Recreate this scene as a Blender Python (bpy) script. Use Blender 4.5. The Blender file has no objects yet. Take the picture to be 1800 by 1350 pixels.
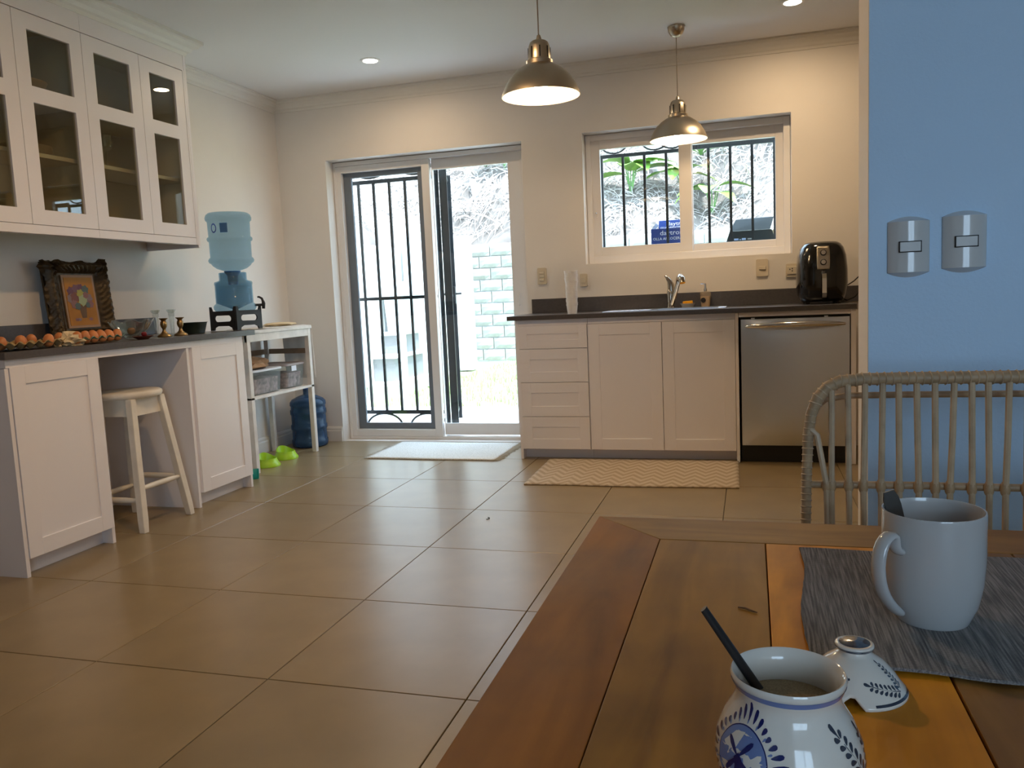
import bpy, bmesh, math, random
from mathutils import Vector, Matrix
PI = math.pi
R = math.radians
rnd = random.Random(7)
SC = bpy.context.scene
COL = SC.collection

# ------------------------------------------------------------------ camera
cam_d = bpy.data.cameras.new('camera'); cam = bpy.data.objects.new('camera', cam_d); COL.objects.link(cam)
yaw, pitch, roll = R(16.5437), R(-6.2487), R(-2.5769)
fw = Vector((-math.sin(yaw)*math.cos(pitch), math.cos(yaw)*math.cos(pitch), math.sin(pitch)))
rt = Vector((math.cos(yaw), math.sin(yaw), 0)); up = rt.cross(fw)
r2 = rt*math.cos(roll) + up*math.sin(roll); u2 = up*math.cos(roll) - rt*math.sin(roll)
cm = Matrix.Identity(4)
for i in range(3):
    cm[i][0] = r2[i]; cm[i][1] = u2[i]; cm[i][2] = -fw[i]
cm[2][3] = 1.04
cam.matrix_world = cm
cam_d.sensor_fit = 'HORIZONTAL'; cam_d.sensor_width = 36.0; cam_d.lens = 36.0*1429.592/1800
cam_d.clip_start = 0.02; cam_d.clip_end = 300
SC.camera = cam

# ------------------------------------------------------------------ world, sun, daylight openings, exposure
W = bpy.data.worlds.new('sky'); SC.world = W; W.use_nodes = True
wn = W.node_tree
bg = wn.nodes['Background']; bg.inputs[0].default_value = (0.57, 0.75, 1.0, 1); bg.inputs[1].default_value = 8.0
sd = bpy.data.lights.new('sun', 'SUN'); sd.energy = 14.0; sd.angle = R(6); sd.color = (0.88, 0.92, 1.0)
so = bpy.data.objects.new('sun', sd); COL.objects.link(so)
so.rotation_euler = Vector((-0.28, 0.22, -1.0)).to_track_quat('-Z', 'Y').to_euler()
SC.view_settings.view_transform = 'Standard'; SC.view_settings.look = 'None'
SC.view_settings.exposure = 0.0; SC.view_settings.gamma = 1.0; SC.view_settings.use_curve_mapping = False
cy = SC.cycles
cy.use_denoising = True
cy.max_bounces = 8; cy.diffuse_bounces = 4; cy.glossy_bounces = 3; cy.transmission_bounces = 4; cy.transparent_max_bounces = 14
cy.use_adaptive_sampling = True; cy.adaptive_threshold = 0.04; cy.adaptive_min_samples = 20
cy.caustics_reflective = False; cy.caustics_refractive = False
cy.sample_clamp_indirect = 6.0
def portal(name, loc, nrm, w, h):
    d = bpy.data.lights.new(name, 'AREA'); d.shape = 'RECTANGLE'; d.size = w; d.size_y = h; d.cycles.is_portal = True
    o = bpy.data.objects.new(name, d); COL.objects.link(o); o.location = loc
    o.rotation_euler = Vector(nrm).to_track_quat('-Z', 'Z').to_euler()
portal('door_daylight', (-2.22, 5.68, 1.03), (0, -1, 0), 1.48, 2.0)
portal('window_daylight', (-0.40, 5.68, 1.65), (0, -1, 0), 1.3, 0.84)
portal('dining_window_daylight', (1.475, -3.12, 1.60), (0, 1, 0), 2.05, 1.5)

# ------------------------------------------------------------------ mesh helpers
class MB:
    def __init__(s): s.v = []; s.f = []; s.m = []
    def add(s, vs, fs, mi=0):
        b = len(s.v); s.v += [tuple(p) for p in vs]
        for q in fs: s.f.append(tuple(b+i for i in q)); s.m.append(mi)
        return s
    def box(s, x0, y0, z0, x1, y1, z1, mi=0):
        return s.add([(x0,y0,z0),(x1,y0,z0),(x1,y1,z0),(x0,y1,z0),(x0,y0,z1),(x1,y0,z1),(x1,y1,z1),(x0,y1,z1)],
                     [(3,2,1,0),(4,5,6,7),(0,1,5,4),(1,2,6,5),(2,3,7,6),(3,0,4,7)], mi)
    def prism(s, pts, axis, a, b, mi=0):
        """pts 2-D polygon counter-clockwise, extruded along axis from a to b"""
        n = len(pts)
        def P(p, t): return {'z': (p[0], p[1], t), 'y': (p[0], t, p[1]), 'x': (t, p[0], p[1])}[axis]
        vs = [P(p, a) for p in pts] + [P(p, b) for p in pts]
        fs = [tuple(range(n-1, -1, -1)), tuple(range(n, 2*n))] + [(i, (i+1) % n, n+(i+1) % n, n+i) for i in range(n)]
        return s.add(vs, fs, mi)
    def tube(s, path, r, n=8, closed=False, cap=True, mi=0):
        path = [Vector(p) for p in path]; k = len(path)
        rs = r if isinstance(r, (list, tuple)) else [r]*k
        vs = []; prev = None
        for i, p in enumerate(path):
            a = path[(i-1) % k] if (closed or i > 0) else p
            b = path[(i+1) % k] if (closed or i < k-1) else p
            t = (b-a).normalized()
            if prev is None:
                ref = Vector((0,0,1)) if abs(t.z) < .9 else Vector((1,0,0))
                x = t.cross(ref).normalized()
            else:
                x = (prev - t*prev.dot(t)).normalized()
            prev = x; y = t.cross(x)
            for j in range(n):
                c = 2*PI*j/n
                vs.append(p + x*(rs[i]*math.cos(c)) + y*(rs[i]*math.sin(c)))
        fs = []
        for i in range(k if closed else k-1):
            for j in range(n):
                a = i*n+j; b = i*n+(j+1) % n; c = ((i+1) % k)*n+(j+1) % n; d = ((i+1) % k)*n+j
                fs.append((a,b,c,d))
        if cap and not closed:
            fs.append(tuple(range(n-1,-1,-1))); fs.append(tuple((k-1)*n+j for j in range(n)))
        return s.add(vs, fs, mi)
    def lathe(s, prof, n=32, cx=0, cy=0, mi=0, a0=0, a1=2*PI, cap=True):
        full = abs(a1-a0-2*PI) < 1e-6; vs = []; fs = []; m = len(prof); cols = n if full else n+1
        for j in range(cols):
            a = a0+(a1-a0)*j/n
            for (r, z) in prof: vs.append((cx+r*math.cos(a), cy+r*math.sin(a), z))
        for j in range(n):
            k = (j+1) % cols
            for i in range(m-1):
                fs.append((j*m+i, k*m+i, k*m+i+1, j*m+i+1))
        if cap and prof[0][0] > 1e-5 and full: fs.append(tuple(j*m for j in range(n-1, -1, -1)))
        if cap and prof[-1][0] > 1e-5 and full: fs.append(tuple(j*m+m-1 for j in range(n)))
        return s.add(vs, fs, mi)
    def loft(s, secs, n=32, mi=0):
        """secs: (z, cx, cy, rx, ry, exponent) superellipse rings"""
        vs = []
        for (z, cx, cy, rx, ry, e) in secs:
            for j in range(n):
                a = 2*PI*j/n; c, q = math.cos(a), math.sin(a)
                vs.append((cx+rx*math.copysign(abs(c)**(2/e), c), cy+ry*math.copysign(abs(q)**(2/e), q), z))
        fs = []
        for i in range(len(secs)-1):
            for j in range(n): fs.append((i*n+j, i*n+(j+1) % n, (i+1)*n+(j+1) % n, (i+1)*n+j))
        fs.append(tuple(range(n-1,-1,-1))); fs.append(tuple((len(secs)-1)*n+j for j in range(n)))
        return s.add(vs, fs, mi)
    def grid(s, fn, nu, nv, mi=0):
        vs = [fn(i/nu, j/nv) for i in range(nu+1) for j in range(nv+1)]
        fs = [(i*(nv+1)+j, (i+1)*(nv+1)+j, (i+1)*(nv+1)+j+1, i*(nv+1)+j+1) for i in range(nu) for j in range(nv)]
        return s.add(vs, fs, mi)
    def mesh(s, name):
        me = bpy.data.meshes.new(name); me.from_pydata(s.v, [], s.f); me.validate()
        if any(s.m) and len(s.m) == len(me.polygons): me.polygons.foreach_set('material_index', s.m)
        me.update(); return me

def link(name, me, mat=None, parent=None, loc=None, rot=None, smooth=False, ang=38, bev=0, seg=2, solid=0, col=None):
    o = bpy.data.objects.new(name, me); COL.objects.link(o)
    if mat is not None:
        for m in (mat if isinstance(mat, (list, tuple)) else [mat]):
            if m.name not in [x.name for x in me.materials if x]: me.materials.append(m)
    if parent: o.parent = parent
    if loc: o.location = loc
    if rot: o.rotation_euler = rot
    if smooth and len(me.polygons):
        me.polygons.foreach_set('use_smooth', [True]*len(me.polygons)); me.set_sharp_from_angle(angle=R(ang))
    if solid:
        md = o.modifiers.new('solid', 'SOLIDIFY'); md.thickness = solid; md.offset = -1
    if bev:
        md = o.modifiers.new('bevel', 'BEVEL'); md.width = bev; md.segments = seg; md.limit_method = 'ANGLE'; md.angle_limit = R(40)
    if col: o.color = col
    return o
def obj(name, mb, mat=None, parent=None, **k): return link(name, mb.mesh(name), mat, parent, **k)
def tag(o, label=None, cat=None, group=None, kind=None):
    if label: o['label'] = label
    if cat: o['category'] = cat
    if group: o['group'] = group
    if kind: o['kind'] = kind
    return o
def thing(name, label, cat, loc=(0,0,0), rz=0, group=None):
    o = bpy.data.objects.new(name, None); COL.objects.link(o); o.location = loc; o.rotation_euler = (0,0,rz)
    o.empty_display_size = .05
    return tag(o, label, cat, group)
def struct(name, label=None, loc=(0,0,0)):
    o = bpy.data.objects.new(name, None); COL.objects.link(o); o.location = loc; o['kind'] = 'structure'
    o.empty_display_size = .05
    if label: o['label'] = label
    return o
def dup(root, loc=None, rz=None, label=None, group=None):
    def cp(o, par):
        c = o.copy(); COL.objects.link(c)
        if par: c.parent = par
        for ch in list(o.children): cp(ch, c)
        return c
    r = cp(root, None)
    if loc: r.location = loc
    if rz is not None: r.rotation_euler = (0,0,rz)
    if label: r['label'] = label
    if group: r['group'] = group
    return r
def plate2d(outer, holes, depth):
    """flat plate with holes: 2-D curve filled and extruded; local xy plane, thickness along z, centred"""
    cu = bpy.data.curves.new('outline', 'CURVE'); cu.dimensions = '2D'; cu.fill_mode = 'BOTH'; cu.extrude = depth/2
    for pts in [outer]+list(holes):
        sp = cu.splines.new('POLY'); sp.points.add(len(pts)-1); sp.use_cyclic_u = True
        for i, p in enumerate(pts): sp.points[i].co = (p[0], p[1], 0, 1)
    o = bpy.data.objects.new('outline', cu)
    me = bpy.data.meshes.new_from_object(o)
    bpy.data.objects.remove(o); bpy.data.curves.remove(cu)
    return me
def rect(x0, y0, x1, y1, r=0, n=4):
    if r <= 0: return [(x0,y0),(x1,y0),(x1,y1),(x0,y1)]
    out = []
    for cx, cy, a in ((x1-r,y0+r,-90),(x1-r,y1-r,0),(x0+r,y1-r,90),(x0+r,y0+r,180)):
        for i in range(n+1):
            t = R(a+90*i/n); out.append((cx+r*math.cos(t), cy+r*math.sin(t)))
    return out
def text_mesh(body, size, depth=.0006, align='LEFT'):
    cu = bpy.data.curves.new('lettering', 'FONT'); cu.body = body; cu.size = size; cu.extrude = depth; cu.align_x = align; cu.resolution_u = 2
    o = bpy.data.objects.new('lettering', cu); me = bpy.data.meshes.new_from_object(o)
    bpy.data.objects.remove(o); bpy.data.curves.remove(cu); return me
def h1(*a):
    return math.sin(sum((i+1)*12.9898*x for i, x in enumerate(a)))*43758.5453 % 1.0

# ------------------------------------------------------------------ materials
def M(name, col, rough=.5, metal=0, var=0, vs=6, bump=0, bs=120, coat=0, spec=.5, sub=0, objcol=False, stretch=None, emit=0, alpha=None, aniso=0, sheen=0, randv=0):
    m = bpy.data.materials.new(name); m.use_nodes = True; nt = m.node_tree; b = nt.nodes['Principled BSDF']
    b.inputs['Base Color'].default_value = (*col, 1); b.inputs['Roughness'].default_value = rough
    b.inputs['Metallic'].default_value = metal; b.inputs['Specular IOR Level'].default_value = spec
    b.inputs['Coat Weight'].default_value = coat; b.inputs['Anisotropic'].default_value = aniso
    if sheen: b.inputs['Sheen Weight'].default_value = sheen
    if emit: b.inputs['Emission Color'].default_value = (*col, 1); b.inputs['Emission Strength'].default_value = emit
    if alpha is not None: b.inputs['Alpha'].default_value = alpha
    src = None
    if var or bump:
        tc = nt.nodes.new('ShaderNodeTexCoord'); mp = nt.nodes.new('ShaderNodeMapping')
        nt.links.new(tc.outputs['Object'], mp.inputs[0])
        if stretch: mp.inputs['Scale'].default_value = stretch
    if var:
        nz = nt.nodes.new('ShaderNodeTexNoise'); nz.inputs['Scale'].default_value = vs; nz.inputs['Detail'].default_value = 6
        nt.links.new(mp.outputs[0], nz.inputs['Vector'])
        cr = nt.nodes.new('ShaderNodeValToRGB')
        cr.color_ramp.elements[0].position = .3; cr.color_ramp.elements[1].position = .7
        cr.color_ramp.elements[0].color = (*[max(0, c*(1-var)) for c in col], 1)
        cr.color_ramp.elements[1].color = (*[min(1, c*(1+var)) for c in col], 1)
        nt.links.new(nz.outputs[0], cr.inputs[0]); src = cr.outputs[0]
    if objcol or randv:
        oi = nt.nodes.new('ShaderNodeObjectInfo')
        if objcol:
            mx = nt.nodes.new('ShaderNodeMix'); mx.data_type = 'RGBA'; mx.blend_type = 'MULTIPLY'; mx.inputs[0].default_value = 1
            if src: nt.links.new(src, mx.inputs[6])
            else: mx.inputs[6].default_value = (*col, 1)
            nt.links.new(oi.outputs['Color'], mx.inputs[7]); src = mx.outputs[2]
        if randv:
            hs = nt.nodes.new('ShaderNodeHueSaturation'); mr = nt.nodes.new('ShaderNodeMapRange')
            mr.inputs[3].default_value = 1-randv; mr.inputs[4].default_value = 1+randv
            nt.links.new(oi.outputs['Random'], mr.inputs[0]); nt.links.new(mr.outputs[0], hs.inputs['Value'])
            if src: nt.links.new(src, hs.inputs['Color'])
            else: hs.inputs['Color'].default_value = (*col, 1)
            src = hs.outputs[0]
    if src: nt.links.new(src, b.inputs['Base Color'])
    if bump:
        n2 = nt.nodes.new('ShaderNodeTexNoise'); n2.inputs['Scale'].default_value = bs; n2.inputs['Detail'].default_value = 3
        nt.links.new(mp.outputs[0], n2.inputs['Vector'])
        bp = nt.nodes.new('ShaderNodeBump'); bp.inputs['Strength'].default_value = bump; bp.inputs['Distance'].default_value = .002
        nt.links.new(n2.outputs[0], bp.inputs['Height']); nt.links.new(bp.outputs[0], b.inputs['Normal'])
    return m
def glass(name, tint=(.95,.98,.97), gl=(1,1,1), ior=1.5, rough=0.0, edge=0.0):
    """thin pane: see-through plus Fresnel mirror"""
    m = bpy.data.materials.new(name); m.use_nodes = True; nt = m.node_tree; nt.nodes.clear()
    out = nt.nodes.new('ShaderNodeOutputMaterial'); mix = nt.nodes.new('ShaderNodeMixShader')
    tr = nt.nodes.new('ShaderNodeBsdfTransparent'); tr.inputs[0].default_value = (*tint, 1)
    gs = nt.nodes.new('ShaderNodeBsdfGlossy'); gs.inputs[0].default_value = (*gl, 1); gs.inputs['Roughness'].default_value = rough
    lw = nt.nodes.new('ShaderNodeLayerWeight'); lw.inputs[0].default_value = .5     # Schlick curve, same from both sides
    f0 = ((ior-1)/(ior+1))**2+edge
    pw = nt.nodes.new('ShaderNodeMath'); pw.operation = 'POWER'; pw.inputs[1].default_value = 5 if not edge else 3
    ma = nt.nodes.new('ShaderNodeMath'); ma.operation = 'MULTIPLY_ADD'; ma.inputs[1].default_value = 1-f0; ma.inputs[2].default_value = f0
    nt.links.new(lw.outputs['Facing'], pw.inputs[0]); nt.links.new(pw.outputs[0], ma.inputs[0]); nt.links.new(ma.outputs[0], mix.inputs[0])
    nt.links.new(tr.outputs[0], mix.inputs[1]); nt.links.new(gs.outputs[0], mix.inputs[2]); nt.links.new(mix.outputs[0], out.inputs[0])
    return m
def plastic_clear(name, tint, body, dens=.35, rough=.12):
    """tinted see-through plastic: part transparent, part translucent body, glossy skin"""
    m = bpy.data.materials.new(name); m.use_nodes = True; nt = m.node_tree; nt.nodes.clear()
    out = nt.nodes.new('ShaderNodeOutputMaterial'); mix = nt.nodes.new('ShaderNodeMixShader'); mix.inputs[0].default_value = dens
    tr = nt.nodes.new('ShaderNodeBsdfTransparent'); tr.inputs[0].default_value = (*tint, 1)
    pb = nt.nodes.new('ShaderNodeBsdfPrincipled'); pb.inputs['Base Color'].default_value = (*body, 1); pb.inputs['Roughness'].default_value = rough
    nt.links.new(tr.outputs[0], mix.inputs[1]); nt.links.new(pb.outputs[0], mix.inputs[2]); nt.links.new(mix.outputs[0], out.inputs[0])
    return m
def N(nt, t, **k):
    n = nt.nodes.new(t)
    for a, b in k.items(): setattr(n, a, b)
    return n
def math_node(nt, op, a, b=None):
    n = nt.nodes.new('ShaderNodeMath'); n.operation = op
    for i, x in enumerate((a, b)):
        if x is None: continue
        if isinstance(x, (int, float)): n.inputs[i].default_value = x
        else: nt.links.new(x, n.inputs[i])
    return n.outputs[0]

m_wall = M('wall_paint', (.80,.765,.715), .55, var=.02, vs=3, bump=.25, bs=160)
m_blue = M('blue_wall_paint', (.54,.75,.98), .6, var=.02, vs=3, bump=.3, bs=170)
m_ceil = M('ceiling_paint', (.80,.79,.78), .7, bump=.2, bs=120)
m_trim = M('trim_paint', (.80,.77,.71), .45)
m_cab = M('cabinet_paint', (.89,.86,.87), .38, bump=.05, bs=300)
m_cabin = M('cabinet_inside', (.62,.56,.45), .6)
m_stone = M('counter_stone', (.085,.078,.078), .28, var=.12, vs=90)
m_tile = M('floor_tile', (.270,.200,.105), .30, var=.09, vs=5, randv=.035)
m_grout = M('grout', (.13,.115,.095), .9)
m_white = M('white_aluminium', (.80,.78,.76), .3)
m_slate = M('slate_screen_frame', (.17,.20,.24), .4)
m_iron = M('black_iron', (.006,.010,.014), .38, bump=.4, bs=70)
m_glass = glass('window_glass')
m_cglass = glass('cabinet_glass', (.80,.78,.66), ior=1.55)
m_crystal = glass('crystal', (.93,.95,.93), ior=1.7, edge=.06)
m_steel = M('brushed_steel', (.78,.83,.92), .33, 1, aniso=.7)
m_chrome = M('chrome', (.70,.68,.65), .12, 1)
m_tap = M('tap_nickel', (.46,.42,.36), .16, 1)
m_nickel = M('brushed_nickel', (.50,.44,.35), .30, 1, aniso=.5)
m_enamel = M('white_enamel', (.9,.88,.84), .4)
m_black = M('black_gloss_plastic', (.006,.006,.006), .12, coat=.5)
m_blackm = M('black_matte_plastic', (.010,.010,.011), .45)
m_ivory = M('ivory_plastic', (.68,.60,.46), .3)
m_grey = M('grey_switch_plastic', (.60,.62,.62), .14, coat=.4)
m_greyb = M('grey_button_plastic', (.58,.60,.60), .4)
m_dark = M('dark_gap', (.01,.01,.01), .8)
m_stoolw = M('white_painted_wood', (.80,.74,.63), .5, var=.08, vs=12, bump=.2, bs=90)
m_shelfw = M('whitewashed_wood', (.74,.70,.64), .6, var=.10, vs=14, bump=.25, bs=80)
m_brownw = M('raw_brown_wood', (.26,.19,.13), .6, var=.2, vs=10)
m_ceramic = M('white_ceramic', (.48,.49,.49), .12, coat=.4)
m_delft = M('delft_glaze', (.74,.72,.66), .10, coat=.5)
m_cobalt = M('cobalt_paint', (.010,.020,.13), .15, coat=.5)
m_ltblue = M('pale_blue_glaze', (.16,.24,.50), .15, coat=.5)
m_greyblue = M('grey_blue_paint', (.03,.045,.075), .15, coat=.5)
m_spoon = M('dark_steel_spoon', (.05,.048,.045), .28, .8)
m_tea = M('tea', (.20,.06,.01), .08)
m_sugar = M('raw_sugar', (.36,.27,.15), .8, var=.25, vs=900, bump=.6, bs=900)
m_rattan = M('rattan', (.50,.37,.235), .5, var=.18, vs=25, bump=.25, bs=60)
m_rattan2 = M('rattan_wrap', (.40,.275,.155), .5, var=.22, vs=40, bump=.3, bs=60)
m_lime = M('lime_plastic', (.38,.66,.02), .35)
m_teal = M('teal_plastic', (.0,.28,.25), .4)
m_brass = M('aged_brass', (.36,.24,.11), .32, 1, var=.3, vs=40)
m_bluebox = M('blue_carton', (.012,.045,.23), .35)
m_white_ink = M('white_ink', (.75,.78,.85), .5)
m_blkbox = M('black_carton', (.012,.020,.024), .35)
m_card = M('bare_cardboard', (.42,.33,.20), .8)
m_carved = M('carved_dark_gilt', (.060,.038,.014), .42, .35, var=.5, vs=30, bump=.5, bs=60)
m_egg = M('brown_egg', (.58,.21,.065), .45, var=.08, vs=20, randv=.12)
m_pulp = M('tan_pulp', (.33,.24,.11), .9, var=.15, vs=30)
m_pulpdk = M('dark_pulp', (.035,.04,.03), .8, var=.3, vs=20)
m_greenpl = M('green_tray_plastic', (.10,.20,.12), .22, coat=.6)
m_paper = M('cream_paper', (.72,.58,.36), .8, var=.1, vs=15)
m_plantwhite = M('retaining_wall_paint', (.80,.80,.78), .8)
m_block = M('split_face_block', (.34,.335,.30), .9, var=.18, vs=9, bump=.6, bs=25, randv=.06)
m_conc = M('patio_concrete', (.66,.65,.62), .85, var=.05, vs=4)
m_greyconc = M('grey_concrete', (.20,.20,.20), .85, var=.08, vs=3)
m_soil = M('hill_soil', (.20,.17,.145), .95, var=.45, vs=2.2)
m_straw = M('dry_straw', (.52,.47,.43), .8, randv=.2, var=.3, vs=3)
m_lawn = M('lawn_ground', (.33,.37,.22), .9, var=.25, vs=3)
m_blade = M('grass_blade', (.34,.44,.18), .7, var=.2, vs=2)
m_leaf = M('broad_leaf_green', (.16,.30,.05), .45, var=.25, vs=3, randv=.15)
m_leaf2 = M('long_leaf_green', (.16,.32,.10), .5, var=.25, vs=3, randv=.15)
m_dryleaf = M('bleached_dry_leaf', (.52,.50,.49), .8, var=.2, vs=4)
m_kraft = M('brown_paper_bag', (.34,.20,.10), .85, var=.2, vs=12)
m_cloth = M('white_cloth', (.74,.71,.66), .9, var=.06, vs=20, bump=.3, bs=300)

# ------------------------------------------------------------------ room shell
XL, YB, ZC = -3.35, 5.45, 2.52
XR, YN = 2.60, -3.0
# floor: grout bed plus single tiles
floor = obj('floor', MB().box(XL, YN, -.10, XR, YB+.02, -.006), m_grout); tag(floor, kind='structure')
px, py, gx, gy, g = .591, .6005, -1.314, 1.886, .0016
tile_cache = {}
i0 = math.floor((XL-gx)/px); i1 = math.ceil((XR-gx)/px); j0 = math.floor((YN-gy)/py); j1 = math.ceil((YB-gy)/py)
for i in range(i0, i1):
    for j in range(j0, j1):
        a0 = max(XL, gx+i*px+g); a1 = min(XR, gx+(i+1)*px-g); b0 = max(YN, gy+j*py+g); b1 = min(YB, gy+(j+1)*py-g)
        if a1-a0 < .01 or b1-b0 < .01: continue
        w, h = round(a1-a0, 4), round(b1-b0, 4)
        if (w, h) not in tile_cache:
            c = .0012; z0, z1 = -.0062, 0
            mb = MB().add([(-w/2,-h/2,z0),(w/2,-h/2,z0),(w/2,h/2,z0),(-w/2,h/2,z0),(-w/2,-h/2,z1-c),(w/2,-h/2,z1-c),(w/2,h/2,z1-c),(-w/2,h/2,z1-c),
                           (-w/2+c,-h/2+c,z1),(w/2-c,-h/2+c,z1),(w/2-c,h/2-c,z1),(-w/2+c,h/2-c,z1)],
                          [(3,2,1,0),(0,1,5,4),(1,2,6,5),(2,3,7,6),(3,0,4,7),(4,5,9,8),(5,6,10,9),(6,7,11,10),(7,4,8,11),(8,9,10,11)])
            me = mb.mesh('tile'); me.materials.append(m_tile); tile_cache[(w, h)] = me
        link('tile', tile_cache[(w, h)], None, floor, loc=((a0+a1)/2, (b0+b1)/2, 0))
ceil = obj('ceiling', MB().box(XL-.2, YN-.2, ZC, XR+.2, YB+.2, ZC+.15), m_ceil); tag(ceil, kind='structure')
roof = obj('roof', MB().box(XL-1.0, YN-1.3, ZC+.22, XR+1.0, YB+.35, ZC+.34), m_conc); tag(roof, kind='structure')
# back wall with door and window openings
DX0, DX1, DZ = -2.962, -1.478, 2.070
WX0, WX1, WZ0, WZ1 = -1.062, .250, 1.222, 2.083
mb = MB(); y0, y1 = YB, YB+.20
mb.box(XL-.2, y0, -.1, DX0, y1, ZC).box(DX0, y0, DZ, DX1, y1, ZC).box(DX1, y0, -.1, WX0, y1, ZC)
mb.box(WX0, y0, -.1, WX1, y1, WZ0).box(WX0, y0, WZ1, WX1, y1, ZC).box(WX1, y0, -.1, XR+.2, y1, ZC)
mb.box(DX0, y0+.02, -.1, DX1, y1, -.001)
tag(obj('wall_back', mb, m_wall), kind='structure')
tag(obj('wall_left', MB().box(XL-.2, YN-.2, -.1, XL, YB, ZC), m_wall), kind='structure')
tag(obj('wall_right', MB().box(XR, YN-.2, -.1, XR+.2, YB, ZC), m_wall), kind='structure')
mb = MB(); y0, y1 = YN-.2, YN
mb.box(XL, y0, -.1, .45, y1, ZC).box(.45, y0, -.1, 2.50, y1, .85).box(.45, y0, 2.35, 2.50, y1, ZC).box(2.50, y0, -.1, XR, y1, ZC)
tag(obj('wall_front', mb, m_wall), kind='structure')
tag(obj('wall_light_block', MB().box(-1.02, YN, 0, -.90, -.50, ZC), m_wall), kind='structure')  # unseen wall, added to keep dining window light off the left cabinets
# partition with the blue painted face; its end face is white
BX, BY = .206, 1.62
pw = obj('wall_middle', MB().box(BX, BY+.004, 0, XR, BY+.142, ZC), m_wall); tag(pw, kind='structure')
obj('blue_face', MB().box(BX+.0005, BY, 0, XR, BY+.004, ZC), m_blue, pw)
# cornices
def cornice_profile():
    return [(0,-.080),(.008,-.080),(.012,-.066),(.022,-.060),(.030,-.044),(.046,-.030),(.060,-.024),(.064,-.012),(.074,-.010),(.074,0),(0,0)]
cp = cornice_profile()
tag(obj('trim_1', MB().prism([(YB-a, ZC+b) for a, b in cp], 'x', XL, XR), m_trim), kind='structure')
tag(obj('trim_2', MB().prism([(XL+a, ZC+b) for a, b in cp], 'y', 4.005, YB-.02), m_trim), kind='structure')
# baseboards
bp_ = [(0,0),(.016,0),(.016,.078),(.012,.084),(.012,.098),(.006,.110),(0,.112)]
tag(obj('baseboard_back', MB().prism([(YB-a, b) for a, b in bp_], 'x', XL, DX0-.004), m_trim), kind='structure')
tag(obj('baseboard_left', MB().prism([(XL+a, b) for a, b in bp_], 'y', 4.05, YB-.016), m_trim), kind='structure')

# ------------------------------------------------------------------ sliding door
def ring(mb, x0, z0, x1, z1, wl, wr, wb, wt, y0, y1):
    mb.box(x0, y0, z0, x0+wl, y1, z1).box(x1-wr, y0, z0, x1, y1, z1).box(x0+wl, y0, z0, x1-wr, y1, z0+wb).box(x0+wl, y0, z1-wt, x1-wr, y1, z1)
    return mb
d1 = struct('door_1', 'white aluminium sliding glass door to the garden')
obj('door_frame', ring(MB(), DX0+.002, .0, DX1-.002, DZ-.004, .02, .03, .018, .03, YB+.105, YB+.198), m_white, d1, bev=.002)
sL = obj('door_sash', ring(MB(), -2.958, .019, -2.200, 2.034, .058, .060, .052, .046, YB+.110, YB+.150), m_white, d1, bev=.002)
scr = obj('screen_frame', ring(MB(), -2.905, .066, -2.258, 1.992, .066, .050, .050, .040, YB+.151, YB+.172), m_slate, sL, bev=.001)
obj('pane', MB().box(-2.842, YB+.160, .112, -2.30, YB+.164, 1.955), m_glass, sL)
sR = obj('door_sash', ring(MB(), -2.2, .026, -1.510, 2.036, .008, .116, .086, .076, YB+.152, YB+.180), m_white, d1, bev=.002)
obj('pane', MB().box(-2.195, YB+.164, .108, -1.622, YB+.168, 1.962), m_glass, sR)
hb = MB(); hx, hz = -1.566, 1.01
hb.tube([(hx-.012, YB+.150, hz+.045), (hx-.012, YB+.132, hz+.04), (hx-.012, YB+.130, hz-.04), (hx-.012, YB+.150, hz-.045)], .005, 8)
obj('door_handle', hb, m_white, sR, smooth=True)
# ------------------------------------------------------------------ window
w1 = struct('window_1', 'white sliding window above the sink')
obj('window_frame', ring(MB(), WX0+.002, WZ0+.002, WX1-.002, WZ1-.002, .036, .040, .050, .040, YB+.100, YB+.198), m_white, w1, bev=.002)
s1 = obj('window_sash', ring(MB(), -1.026, 1.272, -.364, 2.044, .060, .080, .062, .060, YB+.112, YB+.146), m_white, w1, bev=.002)
obj('pane', MB().box(-.968, YB+.128, 1.33, -.442, YB+.131, 1.988), m_glass, s1)
lk = plate2d(rect(-.012,-.068,.012,.068,.0119), [], .006)
lo = link('lock', lk, m_white, s1, loc=(-1.000, YB+.108, 1.605), rot=(R(90),0,0), bev=.0015)
obj('lock_knob', MB().lathe([(.005,0),(.005,.006),(0,.007)], 10), m_chrome, s1, loc=(-1.000, YB+.104, 1.565), rot=(R(90),0,0))
s2 = obj('window_sash', ring(MB(), -.372, 1.272, .212, 2.0435, .014, .052, .050, .0755, YB+.150, YB+.184), m_white, w1, bev=.002)
obj('pane', MB().box(-.360, YB+.164, 1.318, .160, YB+.167, 1.970), m_glass, s2)

w2 = struct('window_2', 'dining room window behind the table')
obj('window_frame', ring(MB(), .45, .85, 2.50, 2.35, .05, .05, .05, .05, YN-.12, YN-.06), m_white, w2)
obj('mullion', MB().box(1.455, YN-.115, .9, 1.495, YN-.065, 2.30), m_white, w2)
for a, b in ((.50,1.455),(1.495,2.45)): obj('pane', MB().box(a, YN-.092, .9, b, YN-.088, 2.30), m_glass, w2)

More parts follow.
